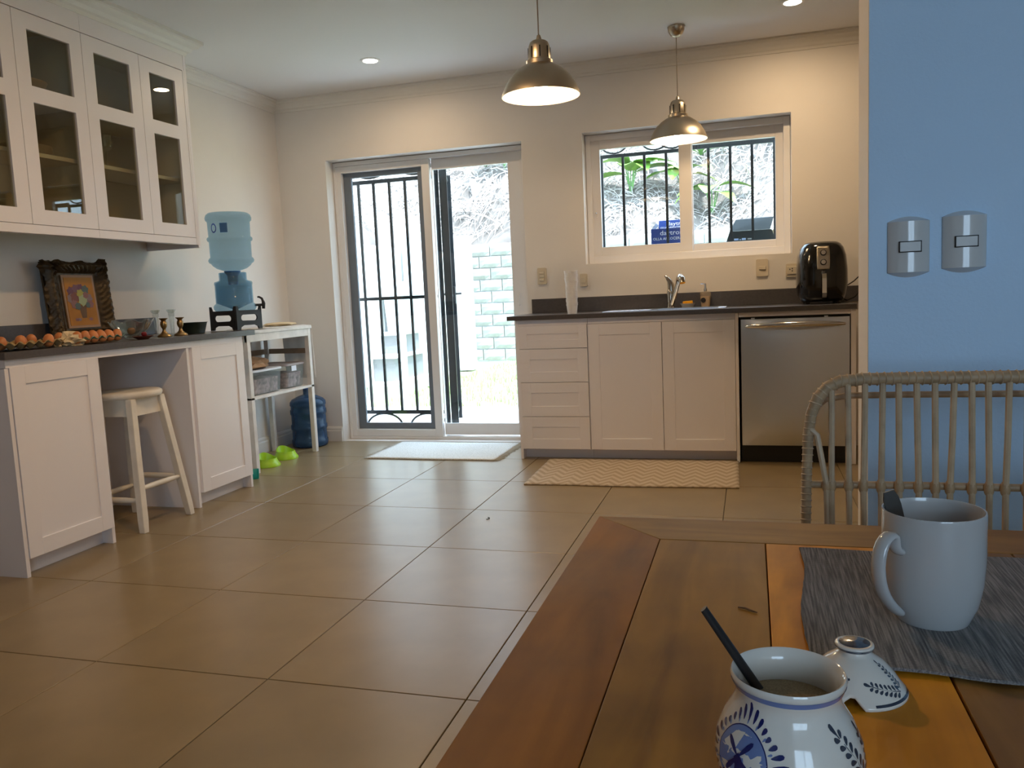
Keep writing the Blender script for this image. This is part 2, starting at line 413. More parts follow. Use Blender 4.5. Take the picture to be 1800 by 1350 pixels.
# ------------------------------------------------------------------ iron grilles outside
YG = 5.78
def grille_bar(par, x, z0, z1, y=YG, r=.0088):
    obj('bar', MB().box(x-r, y-r, z0, x+r, y+r, z1), m_iron, par, bev=.001)
gr = thing('security_grille', 'black iron bars behind the left half of the sliding door', 'grille', (0,0,0), group='iron grilles outside')
for x in (-2.872, -2.746, -2.616, -2.488, -2.360): grille_bar(gr, x, .16, 1.945)
for zz, t in ((1.940,.014),(1.056,.012),(.172,.014)):
    obj('rail', MB().box(-2.93, YG-.009, zz-t, -2.235, YG+.009, zz+t), m_iron, gr)
for cx in (-2.770, -2.40):
    for sgn, cz in ((1, .060), (-1, 2.070)):
        pts = [(cx+.150*math.cos(t), YG, cz+sgn*.100*math.sin(t)) for t in [PI*k/14 for k in range(15)]]
        obj('arch', MB().tube(pts, .009, 6), m_iron, gr)
for x in (-2.945, -2.238): obj('post', MB().box(x-.016, YG-.016, -.04, x+.016, YG+.016, 2.10), m_iron, gr)
gt = thing('security_gate', 'black iron gate swung open edge-on beside the door glass', 'gate', (-2.185, YG+.01, 0), rz=R(107.6), group='iron grilles outside')
for x in (.0, .62): obj('post', MB().box(x-.018, -.028, .03, x+.018, .028, 2.03), m_iron, gt)
for zz, t in ((1.985,.014),(1.056,.010),(.12,.012)): obj('rail', MB().box(.016, -.009, zz-t, .604, .009, zz+t), m_iron, gt)
for k in range(4): obj('bar', MB().box(.118+k*.122, -.007, .11, .132+k*.122, .007, 1.99), m_iron, gt)
obj('lock_box', MB().box(.50, -.028, .99, .60, .028, 1.13), m_iron, gt, bev=.003)
obj('bolt', MB().tube([(.55,-.075,1.07),(.55,.08,1.07)], .009, 8), m_iron, gt)
wg = thing('window_grille', 'black iron bars outside the window above the sink', 'grille', group='iron grilles outside')
for x in (-.991,-.842,-.694,-.546,-.404,-.264,-.122,.018,.160): grille_bar(wg, x, 1.26, 1.97)
obj('rail', MB().box(-1.02, YG-.009, 1.955, -.40, YG+.009, 1.978), m_iron, wg)
obj('rail', MB().box(-.40, YG-.009, 1.962, .19, YG+.009, 1.996), m_iron, wg)
obj('rail', MB().box(-1.02, YG-.009, 1.235, .19, YG+.009, 1.26), m_iron, wg)
for cx in (-.90, -.62, -.50):
    pts = [(cx+.10*math.cos(t), YG, 2.07-.085*math.sin(t)) for t in [PI*k/12 for k in range(13)]]
    obj('arch', MB().tube(pts, .006, 6), m_iron, wg)

# ------------------------------------------------------------------ kitchen fronts
def shaker(name, par, w, h, border, loc, rz, t=.019, recess=.006):
    """front face looks along local -y; origin at lower-left front corner"""
    o = obj(name, ring(MB(), 0, 0, w, h, border, border, border, border, 0, t), m_cab, par, loc=loc, rot=(0,0,rz), bev=.0012)
    obj('panel', MB().box(border-.002, recess, border-.002, w-border+.002, t-.002, h-border+.002), m_cab, o)
    return o
YF = 4.905                                    # carcass front; door faces 20 mm proud
du = thing('drawer_unit', 'white four-drawer base cabinet beside the garden door', 'cabinet', (-1.415, YF, 0))
obj('carcass', MB().box(.012, 0, .075, .455, YB-YF-.002, .843), m_cab, du)
obj('side_panel', MB().box(0, -.006, 0, .018, YB-YF-.002, .878), m_cab, du, bev=.001)
obj('toe_kick', MB().box(.018, .06, 0, .455, .075, .074), m_cab, du)
obj('top_rail', MB().box(.018, .0, .8435, .455, .02, .878), m_cab, du)
for z0, z1 in ((.700,.842),(.490,.697),(.275,.487),(.068,.272)):
    shaker('drawer', du, .432, z1-z0, .064 if z1-z0 > .15 else .052, (.021, -.020, z0), 0)
sc_ = thing('sink_cabinet', 'white two-door base cabinet under the sink', 'cabinet', (-.958, YF, 0))
obj('carcass', MB().box(0, 0, .075, .882, YB-YF-.002, .700), m_cab, sc_)
obj('toe_kick', MB().box(0, .06, 0, .866, .075, .074), m_cab, sc_)
obj('side_panel', MB().box(.868, -.018, 0, .886, YB-YF-.002, .878), m_cab, sc_, bev=.001)
obj('top_rail', MB().box(0, .0, .8435, .866, .02, .878), m_cab, sc_)
shaker('door', sc_, .443, .774, .068, (.002, -.020, .068), 0)
shaker('door', sc_, .418, .774, .068, (.4485, -.020, .068), 0)
# worktop with sink cut-out
SX0, SX1, SY0, SY1 = -.860, -.165, 4.975, 5.330
ct = thing('kitchen_worktop', 'dark grey stone worktop with upstand under the window', 'countertop', (0,0,0))
CY0 = 4.868
mb = MB(); z0, z1 = .879, .906
mb.box(-1.462, CY0, z0, SX0, YB-.001, z1).box(SX1, CY0, z0, .562, YB-.001, z1).box(SX0, CY0, z0, SX1, SY0, z1).box(SX0, SY1, z0, SX1, YB-.001, z1)
obj('slab', mb, m_stone, ct)
obj('upstand', MB().box(-1.445, YB-.022, .906, .70, YB-.001, 1.003), m_stone, ct, bev=.0015)
obj('end_panel', MB().box(.533, 4.885, 0, .560, YB-.002, .878), m_cab, ct, bev=.001)
obj('filler_rail', MB().box(-.070, 4.890, .853, .532, 4.91, .878), m_cab, ct)
# dishwasher
dw = thing('dishwasher', 'brushed steel dishwasher with a bowed bar handle', 'dishwasher', (-.066, 4.885, 0))
obj('body', MB().box(.004, .03, .0, .596, .55, .848), m_blackm, dw)
obj('kick_plate', MB().box(.004, .05, .0, .596, .06, .10), m_dark, dw)
def dwf(u, v):
    x = .008+.584*u; z = .104+.734*v
    b = .030*(1-(2*u-1)**2)*(1-(2*v-1)**8)
    return (x, -.004-b, z)
mb = MB().grid(dwf, 20, 20)
n = 21
e = [i*n for i in range(n)] + [(n-1)*n+j for j in range(1, n)] + [i*n+n-1 for i in range(n-2, -1, -1)] + [j for j in range(n-2, 0, -1)]
b0 = len(mb.v)
for q in e: x, y, z = mb.v[q]; mb.v.append((x, .028, z))
for k in range(len(e)):
    mb.f.append((e[k], b0+k, b0+(k+1) % len(e), e[(k+1) % len(e)])); mb.m.append(0)
obj('door', mb, m_steel, dw, smooth=True, ang=50)
pts = []; rr = []
for k in range(25):
    u = k/24; x = .036+.528*u; s_ = 1-(2*u-1)**2
    pts.append((x, -.026-.046*s_**.6, .800+.006*s_)); rr.append(.0085+.0085*s_**.6)
obj('handle', MB().tube(pts, rr, 12), m_chrome, dw, smooth=True)
for x in (.065, .46): obj('latch', MB().box(x, .006, .839, x+.02, .014, .846), m_steel, dw)
# sink
sk = thing('sink', 'stainless steel drop-in sink with drainer rim', 'sink', (0,0,0))
mb = MB(); zz = .9065
ring_o = rect(SX0-.02, SY0-.02, SX1+.02, SY1+.02, .03); ring_i = rect(-.60, SY0+.02, -.19, SY1-.055, .05)
me = plate2d(ring_o, [ring_i], .004)
link('rim', me, m_steel, sk, loc=(0,0,zz+.002), bev=.0012)
cxs, cys = (-.60-.19)/2, (SY0+.02+SY1-.055)/2; hw, hh = (.41)/2, (SY1-.055-SY0-.02)/2
secs = [(.716,cxs,cys,.03,.03,2.0),(.7165,cxs,cys,hw-.03,hh-.03,6),(.74,cxs,cys,hw-.006,hh-.006,8),(.906,cxs,cys,hw,hh,10)]
mb = MB().loft(secs, 40); mb.f.pop(); mb.m.pop()
obj('basin', mb, m_steel, sk, smooth=True)
for k in range(7): obj('drainer_rib', MB().tube([(-.845+k*.032, SY0+.03, .9105), (-.845+k*.032, SY1-.06, .9105)], .003, 6), m_steel, sk)
# faucet
fc = thing('faucet', 'low kitchen tap with lever and pull-out spray head', 'faucet', (-.500, 5.375, .906))
obj('base', MB().lathe([(.028,0),(.028,.008),(.024,.012),(.022,.03)], 20), m_tap, fc, smooth=True)
obj('body', MB().lathe([(.021,.01),(.022,.05),(.0225,.105),(.019,.12),(.012,.128),(0,.13)], 20), m_tap, fc, smooth=True)
pts = [(.004,0,.105),(.004,0,.15),(-.004,0,.178),(-.022,-.006,.204),(-.034,-.010,.212)]
obj('lever', MB().tube(pts, [.020,.022,.017,.009,.005], 12), m_tap, fc, smooth=True)
pts = [(.010,-.01,.030),(.030,-.045,.085),(.052,-.085,.145),(.060,-.098,.170)]
obj('spout', MB().tube(pts, [.014,.0145,.014,.014], 14), m_tap, fc, smooth=True)
pts = [(.058,-.096,.160),(.066,-.110,.182),(.076,-.130,.194),(.086,-.150,.184),(.090,-.158,.160)]
obj('spray_head', MB().tube(pts, [.015,.021,.024,.023,.019], 14), m_tap, fc, smooth=True)
# soap dispenser
sp = thing('soap_dispenser', 'square soap bottle with a steel pump beside the tap', 'dispenser', (-.280, 5.385, .906))
m_soap = M('cream_soap', (.62,.46,.28), .3)
m_clear = plastic_clear('clear_plastic', (.9,.85,.78), (.75,.65,.52), .25, .08)
obj('liquid', MB().loft([(.002,0,0,.026,.026,5),(.07,0,0,.031,.031,5)], 24), m_soap, sp, smooth=True)
obj('bottle', MB().loft([(0,0,0,.028,.028,5),(.09,0,0,.034,.034,5),(.098,0,0,.030,.030,4),(.101,0,0,.012,.012,2)], 24), m_clear, sp, smooth=True)
obj('collar', MB().lathe([(.011,.100),(.011,.118),(.0075,.122),(.0065,.150),(0,.151)], 14), m_chrome, sp, smooth=True)
obj('nozzle', MB().tube([(.005,0,.150),(-.028,0,.151)], .004, 8), m_chrome, sp, smooth=True)
obj('black_mark', MB().lathe([(.0,-.0005),(.016,-.0005),(.016,.0005),(0,.0005)], 20), m_blackm, sp, loc=(-.012,-.0325,.046), rot=(R(93.5),0,0))
# sponge dish
sdsh = thing('sponge_dish', 'small white oval dish holding a sponge', 'dish', (-.392, 5.375, .906))
obj('dish', MB().loft([(0,0,0,.033,.024,2.4),(.004,0,0,.036,.027,2.4),(.026,0,0,.046,.034,2.4),(.029,0,0,.048,.036,2.4),(.029,0,0,.044,.032,2.4),(.008,0,0,.034,.025,2.4)], 32), m_enamel, sdsh, smooth=True)
spg = obj('sponge', MB().box(-.031,-.018,0,.031,.018,.034), M('yellow_sponge', (.85,.42,.02), .95, bump=.8, bs=150), loc=(-.390, 5.375, .916), rot=(0,R(-3),0), bev=.004)
tag(spg, 'yellow-orange sponge standing in the white oval dish', 'sponge')
# paper cups, nested
ORDN = ['first','second','third','fourth','fifth','sixth','seventh','eighth','ninth','tenth','eleventh','twelfth','thirteenth','fourteenth','fifteenth','sixteenth','seventeenth','eighteenth']
cupS = MB().lathe([(.028,.002),(.028,0),(.0285,0),(.0345,.054),(.037,.0545),(.037,.058),(.0335,.058),(.0275,.003),(0,.003)], 28).mesh('paper_cup')
cupL = MB().lathe([(.030,.002),(.030,0),(.0305,0),(.0385,.064),(.0415,.0645),(.0415,.069),(.0375,.069),(.0295,.003),(0,.003)], 28).mesh('paper_cup')
for k in range(19):
    z = .907+k*.0105 if k < 12 else .907+12*.0105+.006+(k-12)*.0105
    o = link('paper_cup', cupS if k < 12 else cupL, m_enamel if k in (0, 12) else None, loc=(-1.062+.0015*math.sin(k*1.7), 4.955+.001*math.cos(k), z), smooth=(k in (0, 12)))
    tag(o, 'white paper cup, ' + ('topmost' if k == 18 else '%s from the bottom' % ORDN[k]) + ' of the tall stack on the worktop', 'cup', 'stack of white paper cups')
# wall plates on the back wall
def wall_plate(name, label, cat, x0, x1, z0, z1, y, mat, t=.010):
    o = thing(name, label, cat, ((x0+x1)/2, y, (z0+z1)/2))
    w, h = x1-x0, z1-z0
    link('plate', plate2d(rect(-w/2,-h/2,w/2,h/2,.008), [], t), mat, o, loc=(0,-t/2-.0002,0), rot=(R(90),0,0), bev=.003)
    return o
o = wall_plate('light_switch', 'ivory triple rocker switch beside the garden door', 'switch', -1.400,-1.336,1.102,1.214, YB, m_ivory)
for k in range(3): obj('rocker', MB().box(-.017,-.016,-.034+k*.024,.017,-.009,-.014+k*.024), m_ivory, o, bev=.002)
o = wall_plate('wall_socket', 'ivory wall socket half hidden behind the cup stack', 'socket', -1.105,-1.055,1.075,1.160, YB, m_ivory, .014)
obj('outlet', MB().box(-.015,-.020,-.02,.015,-.013,.02), m_ivory, o, bev=.002)
o = wall_plate('light_switch', 'ivory single rocker switch under the window', 'switch', .034,.106,1.086,1.194, YB, m_ivory)
obj('rocker', MB().box(-.018,-.017,-.012,.022,-.009,.010), m_ivory, o, bev=.002)
o = wall_plate('wall_socket', 'ivory wall socket beside the black air fryer', 'socket', .212,.285,1.074,1.156, YB, m_ivory)
obj('outlet', MB().box(-.028,-.016,-.024,.028,-.009,.024), m_ivory, o, bev=.002)
for (a, b) in ((-.012,.006),(.002,.010),(.002,-.004)): obj('hole', MB().box(a-.003,-.0168,b-.004,a+.003,-.0155,b+.004), m_dark, o)

# ------------------------------------------------------------------ air fryer
af = thing('air_fryer', 'glossy black air fryer with two dials on the worktop', 'air fryer', (.403, 5.20, .906))
secs = [(.014,0,0,.100,.105,3),(.016,0,0,.118,.120,3.2),(.055,0,0,.136,.138,3.2),(.12,0,0,.144,.146,3.2),(.20,0,0,.143,.145,3.2),(.28,0,0,.135,.138,3.2),
        (.325,0,0,.122,.127,3.0),(.348,0,0,.106,.112,3.0),(.360,0,0,.088,.094,2.8),(.364,0,0,.05,.055,2.5)]
obj('body', MB().loft(secs, 48), m_black, af, smooth=True, ang=70)
for a, b in ((-.085,-.08),(.085,-.08),(-.085,.08),(.085,.08)): obj('foot', MB().lathe([(.014,0),(.014,.018)], 10, a, b), m_blackm, af)
def front_y(z):
    for p, q in zip(secs, secs[1:]):
        if p[0] <= z <= q[0]: t = (z-p[0])/(q[0]-p[0]); return -(p[4]+(q[4]-p[4])*t)
    return -.14
mb = MB()
def pf(u, v):
    z = .200+.132*v; x = (-.036+.072*u)*(1-.10*abs(2*v-1)**3)-.0
    return (x, front_y(z)-.0035+.0*x, z)
mb.grid(pf, 8, 16); nb = len(mb.v)
obj('dial_panel', mb, m_nickel, af, smooth=True, solid=-.004)
for z in (.295, .240):
    k = obj('dial', MB().lathe([(.0175,0),(.0175,.012),(.015,.014),(0,.014)], 24), m_blackm, af, loc=(0, front_y(z)-.003, z), rot=(R(84),0,0), smooth=True)
    obj('dial_cap', MB().lathe([(.0125,.0145),(.0125,.0175),(0,.0178)], 24), m_chrome, k, smooth=True)
pts = [(.003,-.140,.180),(.003,-.170,.176),(.003,-.180,.150),(.003,-.180,.065),(.003,-.172,.040),(.003,-.142,.036)]
mb = MB()
for (p, q) in zip(pts, pts[1:]):
    mb.add([(p[0]-.012,p[1],p[2]),(p[0]+.012,p[1],p[2]),(q[0]+.012,q[1],q[2]),(q[0]-.012,q[1],q[2]),
            (p[0]-.012,p[1]+.006,p[2]-.004),(p[0]+.012,p[1]+.006,p[2]-.004),(q[0]+.012,q[1]+.006,q[2]-.004),(q[0]-.012,q[1]+.006,q[2]-.004)],
           [(0,1,2,3),(7,6,5,4),(0,4,5,1),(2,6,7,3),(1,5,6,2),(3,7,4,0)])
obj('handle', mb, m_chrome, af)
obj('handle_hood', MB().loft([(.172,.003,-.148,.015,.012,2.5),(.188,.003,-.146,.014,.010,2.5),(.196,.003,-.143,.008,.005,2.5)], 20), m_blackm, af, smooth=True)
obj('cord', MB().tube([(.13,.04,.10),(.155,.06,.105),(.19,.09,.125),(.23,.12,.16),(.27,.20,.20)], .0035, 6), m_blackm, af, smooth=True)
obj('cord', MB().tube([(.12,.10,.03),(.15,.07,.012),(.19,.05,.03),(.215,.04,.06),(.26,.06,.09)], .0035, 6), m_blackm, af, smooth=True)

# ------------------------------------------------------------------ left base cabinets and worktop
XF = -2.785
def lcab(label, y0, y1, dy0, dy1):
    t = thing('base_cabinet', label, 'cabinet', (0,0,0), group='white base cabinets along the left wall')
    obj('carcass', MB().box(XL+.001, y0+.018, .075, XF-.018, y1-.018, .842), m_cab, t)
    for a in (y0, y1-.018): obj('side_panel', MB().box(XL+.001, a, 0, XF-.004, a+.018, .842), m_cab, t, bev=.001)
    obj('toe_kick', MB().box(XF-.075, y0+.018, 0, XF-.06, y1-.018, .074), m_cab, t)
    shaker('door', t, dy1-dy0, .770, .068, (XF+.0, dy0, .073), R(90))
    return t
lcab('white base cabinet below the egg trays', 2.468, 2.945, 2.488, 2.942)
lcab('white base cabinet beside the slatted shelf and water dispenser', 3.537, 4.020, 3.576, 4.020)
lt = thing('side_worktop', 'dark grey stone worktop carrying eggs and candlesticks', 'countertop', (0,0,0))
obj('slab', MB().box(XL+.001, 2.455, .8765, -2.765, 4.118, .906), m_stone, lt, bev=.0015)
obj('upstand', MB().box(XL+.001, 2.455, .906, XL+.021, 3.985, 1.002), m_stone, lt, bev=.0015)
obj('fascia', MB().box(-2.86, 2.472, .8435, XF-.002, 4.020, .876), m_cab, lt)
obj('knee_back_panel', MB().box(XL+.001, 2.9455, 0, XL+.012, 3.5365, .8765), m_cab, lt)

# ------------------------------------------------------------------ upper glass cabinets
XU = -3.0
def upper(label, y0, y1, splits):
    t = thing('glass_cabinet', label, 'cabinet', (0,0,0), group='white glass-door wall cabinets')
    mb = MB(); xb = XL+.001; xf = XU-.020
    mb.box(xb, y0, 1.440, xb+.012, y1, 2.40)
    mb.box(xb+.012, y0, 1.440, xf, y1, 1.458).box(xb+.012, y0, 2.36, xf, y1, 2.40)
    mb.box(xb+.012, y0, 1.458, xf, y0+.016, 2.36).box(xb+.012, y1-.016, 1.458, xf, y1, 2.36)
    obj('carcass', mb, m_cabin, t)
    obj('valance', MB().box(xf-.02, y0, 1.400, XU, y1, 1.4385), m_cab, t)
    obj('top_rail', MB().box(xf-.02, y0, 2.354, XU, y1, 2.450), m_cab, t)
    for z in (1.750, 2.000): obj('shelf', MB().box(xb+.013, y0+.017, z, xf-.035, y1-.017, z+.018), m_cab, t)
    for a, b in splits:
        w = b-a
        me = plate2d(rect(0,0,w,.909), [rect(.070,.066,w-.070,.530), rect(.070,.600,w-.070,.840)], .020)
        d = link('door', me, m_cab, t, loc=(XU-.010, a, 1.441), rot=(R(90),0,R(90)), bev=.0012)
        for z0, z1 in ((.064,.532),(.598,.842)): obj('pane', MB().box(.068, z0, -.0035, w-.068, z1, .0005), m_cglass, d)
    return t
upper('white glass-door wall cabinet holding a wooden bowl and plates', 2.500, 3.256, [(2.502,2.877),(2.880,3.255)])
uR = upper('white glass-door wall cabinet nearest the water bottle', 3.257, 4.004, [(3.258,3.633),(3.636,3.974)])
obj('end_panel', MB().box(XL+.001, 3.9865, 1.385, XU+.002, 4.005, 2.450), m_cab, uR)
obj('end_stile', MB().box(XU-.02, 3.975, 1.400, XU+.0015, 3.9863, 2.354), m_cab, uR)
tm = struct('trim_3')
cpro = [(0,2.436),(.004,2.436),(.012,2.452),(.024,2.458),(.036,2.474),(.056,2.484),(.064,2.498),(.076,2.502),(.076,ZC)]
vs = []
for (d, z) in cpro: vs += [(XU+d, 2.50, z), (XU+d, 4.005+d, z), (XL, 4.005+d, z)]
fs = [(i*3+j, i*3+j+1, i*3+j+4, i*3+j+3) for i in range(len(cpro)-1) for j in range(2)]
obj('crown_molding', MB().add(vs, fs), m_trim, tm)
# contents of the glass cabinets
bw = obj('wooden_bowl', MB().lathe([(.04,0),(.05,.002),(.105,.055),(.112,.072),(.105,.072),(.095,.055),(.04,.012),(0,.012)], 32), M('tan_wood', (.55,.38,.20), .5, var=.1), loc=(-3.15, 3.03, 2.019), smooth=True)
tag(bw, 'tan wooden bowl on the top shelf behind glass', 'bowl')
pm = MB().lathe([(.06,0),(.07,.003),(.115,.012),(.12,.016),(.115,.017),(.07,.007),(0,.005)], 32).mesh('dinner_plate')
m_plate = M('cream_stoneware', (.62,.50,.34), .3)
for k in range(4):
    o = link('dinner_plate', pm, m_plate if k == 0 else None, loc=(-3.17, 3.03, 1.769+k*.0075), smooth=(k == 0))
    tag(o, 'cream plate behind cabinet glass, %s of its stack' % ('bottom','second from bottom','second from top','topmost')[k], 'plate', 'plates in the glass cabinet')
gm = MB().lathe([(.032,0),(.030,.003),(.005,.008),(.004,.07),(.010,.078),(.034,.10),(.038,.125),(.033,.165),(.031,.165),(.036,.125),(.032,.101),(.006,.082),(0,.08)], 24).mesh('wine_glass')
gi = 0
for (x, y) in ((-3.11,3.38),(-3.11,3.47),(-3.20,3.40),(-3.20,3.50)):
    o = link('wine_glass', gm, m_crystal if gi == 0 else None, loc=(x, y, 1.7685), smooth=(gi == 0)); gi += 1
    tag(o, 'clear stemmed glass on the cabinet shelf, %s of the four' % ('front left','front right','back left','back right')[gi-1], 'glass', 'stemmed glasses in the cabinet')
o = obj('glass_jar', MB().lathe([(.03,0),(.034,.01),(.034,.05),(.024,.06),(.026,.064),(.022,.064),(.030,.05),(.030,.01),(0,.008)], 24), m_crystal, loc=(-3.12,3.86,2.0185), smooth=True)
tag(o, 'small clear jar on the top shelf near the cabinet end', 'jar')
o = obj('snack_packet', MB().loft([(0,0,0,.035,.075,3),(.022,0,0,.033,.07,3),(.032,0,0,.020,.055,3)], 20), M('mottled_packet', (.42,.24,.12), .5, var=.8, vs=60), loc=(-3.10, 3.43, 1.4585), smooth=True)
tag(o, 'small mottled red-brown packet on the cabinet floor', 'packet')

# ------------------------------------------------------------------ lamps
def downlight(x, y, label, pw=10, col=(1,.70,.40)):
    t = thing('downlight', label, 'downlight', (x, y, ZC), group='ceiling downlights')
    obj('trim_ring', MB().lathe([(.046,-.001),(.046,-.006),(.060,-.004),(.062,0),(.046,0),(.046,-.001)], 32, cap=False), m_enamel, t, smooth=True)
    obj('lens', MB().lathe([(0,-.0035),(.0455,-.0035),(.0455,-.001),(0,-.001)], 32), M('downlight_glow', (1,.93,.82), .5, emit=30), t)
    d = bpy.data.lights.new('downlight_lamp', 'AREA'); d.shape = 'DISK'; d.size = .09; d.energy = pw; d.color = col
    lo = bpy.data.objects.new('downlight_lamp', d); COL.objects.link(lo); lo.parent = t; lo.location = (0,0,-.008)
downlight(-2.24, 4.78, 'round ceiling downlight in front of the garden door', 6)
downlight(.231, 4.77, 'round ceiling downlight above the dishwasher')
downlight(-1.40, 2.40, 'round ceiling downlight added out of view over the open floor', 18, (1,.62,.30))  # unseen lamp, added for warm light on the near cabinets and floor
def pendant(x, y, zr, label, pw=12):
    t = thing('pendant_lamp', label, 'lamp', (x, y, 0), group='brushed steel pendants over the kitchen')
    z = zr
    outp = [(.1655,z),(.162,z+.012),(.150,z+.040),(.128,z+.075),(.100,z+.103),(.070,z+.122),(.058,z+.127)]
    inn = [(.056,z+.124),(.068,z+.118),(.097,z+.099),(.124,z+.071),(.146,z+.037),(.158,z+.011),(.1635,z)]
    obj('shade', MB().lathe(outp+inn+outp[:1], 48, cap=False), m_nickel, t, smooth=True, ang=60)
    inn2 = [(a-.001, b-.0005) for a, b in inn]
    mb = MB().lathe(inn2[::-1], 48, cap=False)
    obj('shade_lining', mb, m_enamel, t, smooth=True, ang=60)
    obj('collar', MB().lathe([(.054,z+.122),(.056,z+.124),(.056,z+.142),(.050,z+.146),(.048,z+.144),(.054,z+.122)], 40, cap=False), m_nickel, t, smooth=True)
    obj('cap', MB().lathe([(.047,z+.140),(.047,z+.148),(.044,z+.200),(.038,z+.216),(.030,z+.222),(.012,z+.224)], 40), m_nickel, t, smooth=True)
    for k in range(8):
        a = 2*PI*k/8+.3
        obj('slot', MB().box(-.0012,-.0025,0,.0012,.0025,.045), m_dark, t, loc=(.0462*math.cos(a), .0462*math.sin(a), z+.150), rot=(0,-.06*0,a))
    obj('cable_grip', MB().lathe([(.012,z+.222),(.011,z+.232),(.007,z+.246),(.003,z+.248)], 16), m_nickel, t, smooth=True)
    obj('cable', MB().tube([(0,0,z+.245),(0,0,ZC-.045)], .0028, 6), M('grey_cable', (.22,.19,.15), .6), t)
    obj('canopy', MB().lathe([(.004,ZC-.060),(.016,ZC-.058),(.034,ZC-.045),(.046,ZC-.022),(.049,ZC-.002),(.049,ZC-.0005)], 32), m_nickel, t, smooth=True)
    obj('bulb', MB().lathe([(0,z+.010),(.014,z+.013),(.026,z+.024),(.030,z+.040),(.026,z+.058),(.015,z+.078),(.013,z+.11),(0,z+.112)], 24), M('bulb_glow', (1,.88,.68), .5, emit=18), t, smooth=True)
    d = bpy.data.lights.new('pendant_bulb', 'POINT'); d.energy = pw; d.color = (1,.66,.34); d.shadow_soft_size = .045
    lo = bpy.data.objects.new('pendant_bulb', d); COL.objects.link(lo); lo.parent = t; lo.location = (0,0,z+.036)
pendant(-.392, 4.93, 1.888, 'brushed steel pendant lamp hanging before the window')
pendant(-.833, 3.42, 1.860, 'brushed steel pendant lamp hanging nearer, over the open floor')
# ------------------------------------------------------------------ dining table
def wood_mat():
    m = bpy.data.materials.new('table_wood'); m.use_nodes = True; nt = m.node_tree; b = nt.nodes['Principled BSDF']
    tc = N(nt, 'ShaderNodeTexCoord'); oi = N(nt, 'ShaderNodeObjectInfo')
    vm = N(nt, 'ShaderNodeVectorMath', operation='MULTIPLY_ADD'); nt.links.new(oi.outputs['Random'], vm.inputs[0]); vm.inputs[1].default_value = (7, 3, 1)
    nt.links.new(tc.outputs['Object'], vm.inputs[2])
    mp = N(nt, 'ShaderNodeMapping'); mp.inputs['Scale'].default_value = (16, 2.2, 10); nt.links.new(vm.outputs[0], mp.inputs[0])
    n1 = N(nt, 'ShaderNodeTexNoise'); n1.inputs['Scale'].default_value = 1.6; n1.inputs['Detail'].default_value = 8; n1.inputs['Distortion'].default_value = .8
    nt.links.new(mp.outputs[0], n1.inputs['Vector'])
    n2 = N(nt, 'ShaderNodeTexNoise'); n2.inputs['Scale'].default_value = 5.5; n2.inputs['Detail'].default_value = 4; nt.links.new(vm.outputs[0], n2.inputs['Vector'])
    c1 = N(nt, 'ShaderNodeValToRGB'); c1.color_ramp.elements[0].position = .28; c1.color_ramp.elements[1].position = .72
    c1.color_ramp.elements[0].color = (.62,.55,.48,1); c1.color_ramp.elements[1].color = (1.12,1.08,1.0,1)
    nt.links.new(n1.outputs[0], c1.inputs[0])
    c2 = N(nt, 'ShaderNodeValToRGB'); c2.color_ramp.elements[0].position = .35; c2.color_ramp.elements[1].position = .62
    c2.color_ramp.elements[0].color = (.62,.58,.55,1); c2.color_ramp.elements[1].color = (1,1,1,1)
    nt.links.new(n2.outputs[0], c2.inputs[0])
    x1 = N(nt, 'ShaderNodeMix', data_type='RGBA', blend_type='MULTIPLY'); x1.inputs[0].default_value = 1
    nt.links.new(c1.outputs[0], x1.inputs[6]); nt.links.new(c2.outputs[0], x1.inputs[7])
    x2 = N(nt, 'ShaderNodeMix', data_type='RGBA', blend_type='MULTIPLY'); x2.inputs[0].default_value = 1
    nt.links.new(x1.outputs[2], x2.inputs[6]); nt.links.new(oi.outputs['Color'], x2.inputs[7])
    nt.links.new(x2.outputs[2], b.inputs['Base Color'])
    mr = N(nt, 'ShaderNodeMapRange'); mr.inputs[3].default_value = .36; mr.inputs[4].default_value = .55; b.inputs['Specular IOR Level'].default_value = .15
    nt.links.new(n2.outputs[0], mr.inputs[0]); nt.links.new(mr.outputs[0], b.inputs['Roughness'])
    return m
m_wood = wood_mat()
TZ = .750; TX0, TX1, TY0, TY1 = -.192, 1.420, .050, 1.017; BWd = .087
tb = thing('dining_table', 'honey-coloured plank dining table with mitred border boards', 'table', (TX0, TY1, 0))
def board(name, pts, col, rot=None, loc=(0,0,0), z0=-.028):
    return obj(name, MB().prism(pts, 'z', TZ+z0, TZ), m_wood, tb, loc=loc, rot=rot, bev=.0007, col=(*col, 1))
L, Wd = TX1-TX0, TY1-TY0
gp = .0003
board('border_board', [(0,-Wd+.0),(BWd-gp,-Wd+BWd),(BWd-gp,-BWd-gp),(0,-gp)], (.38,.140,.014))
board('border_board', [(L,-gp),(L-BWd+gp,-BWd-gp),(L-BWd+gp,-Wd+BWd),(L,-Wd)], (.33,.150,.045))
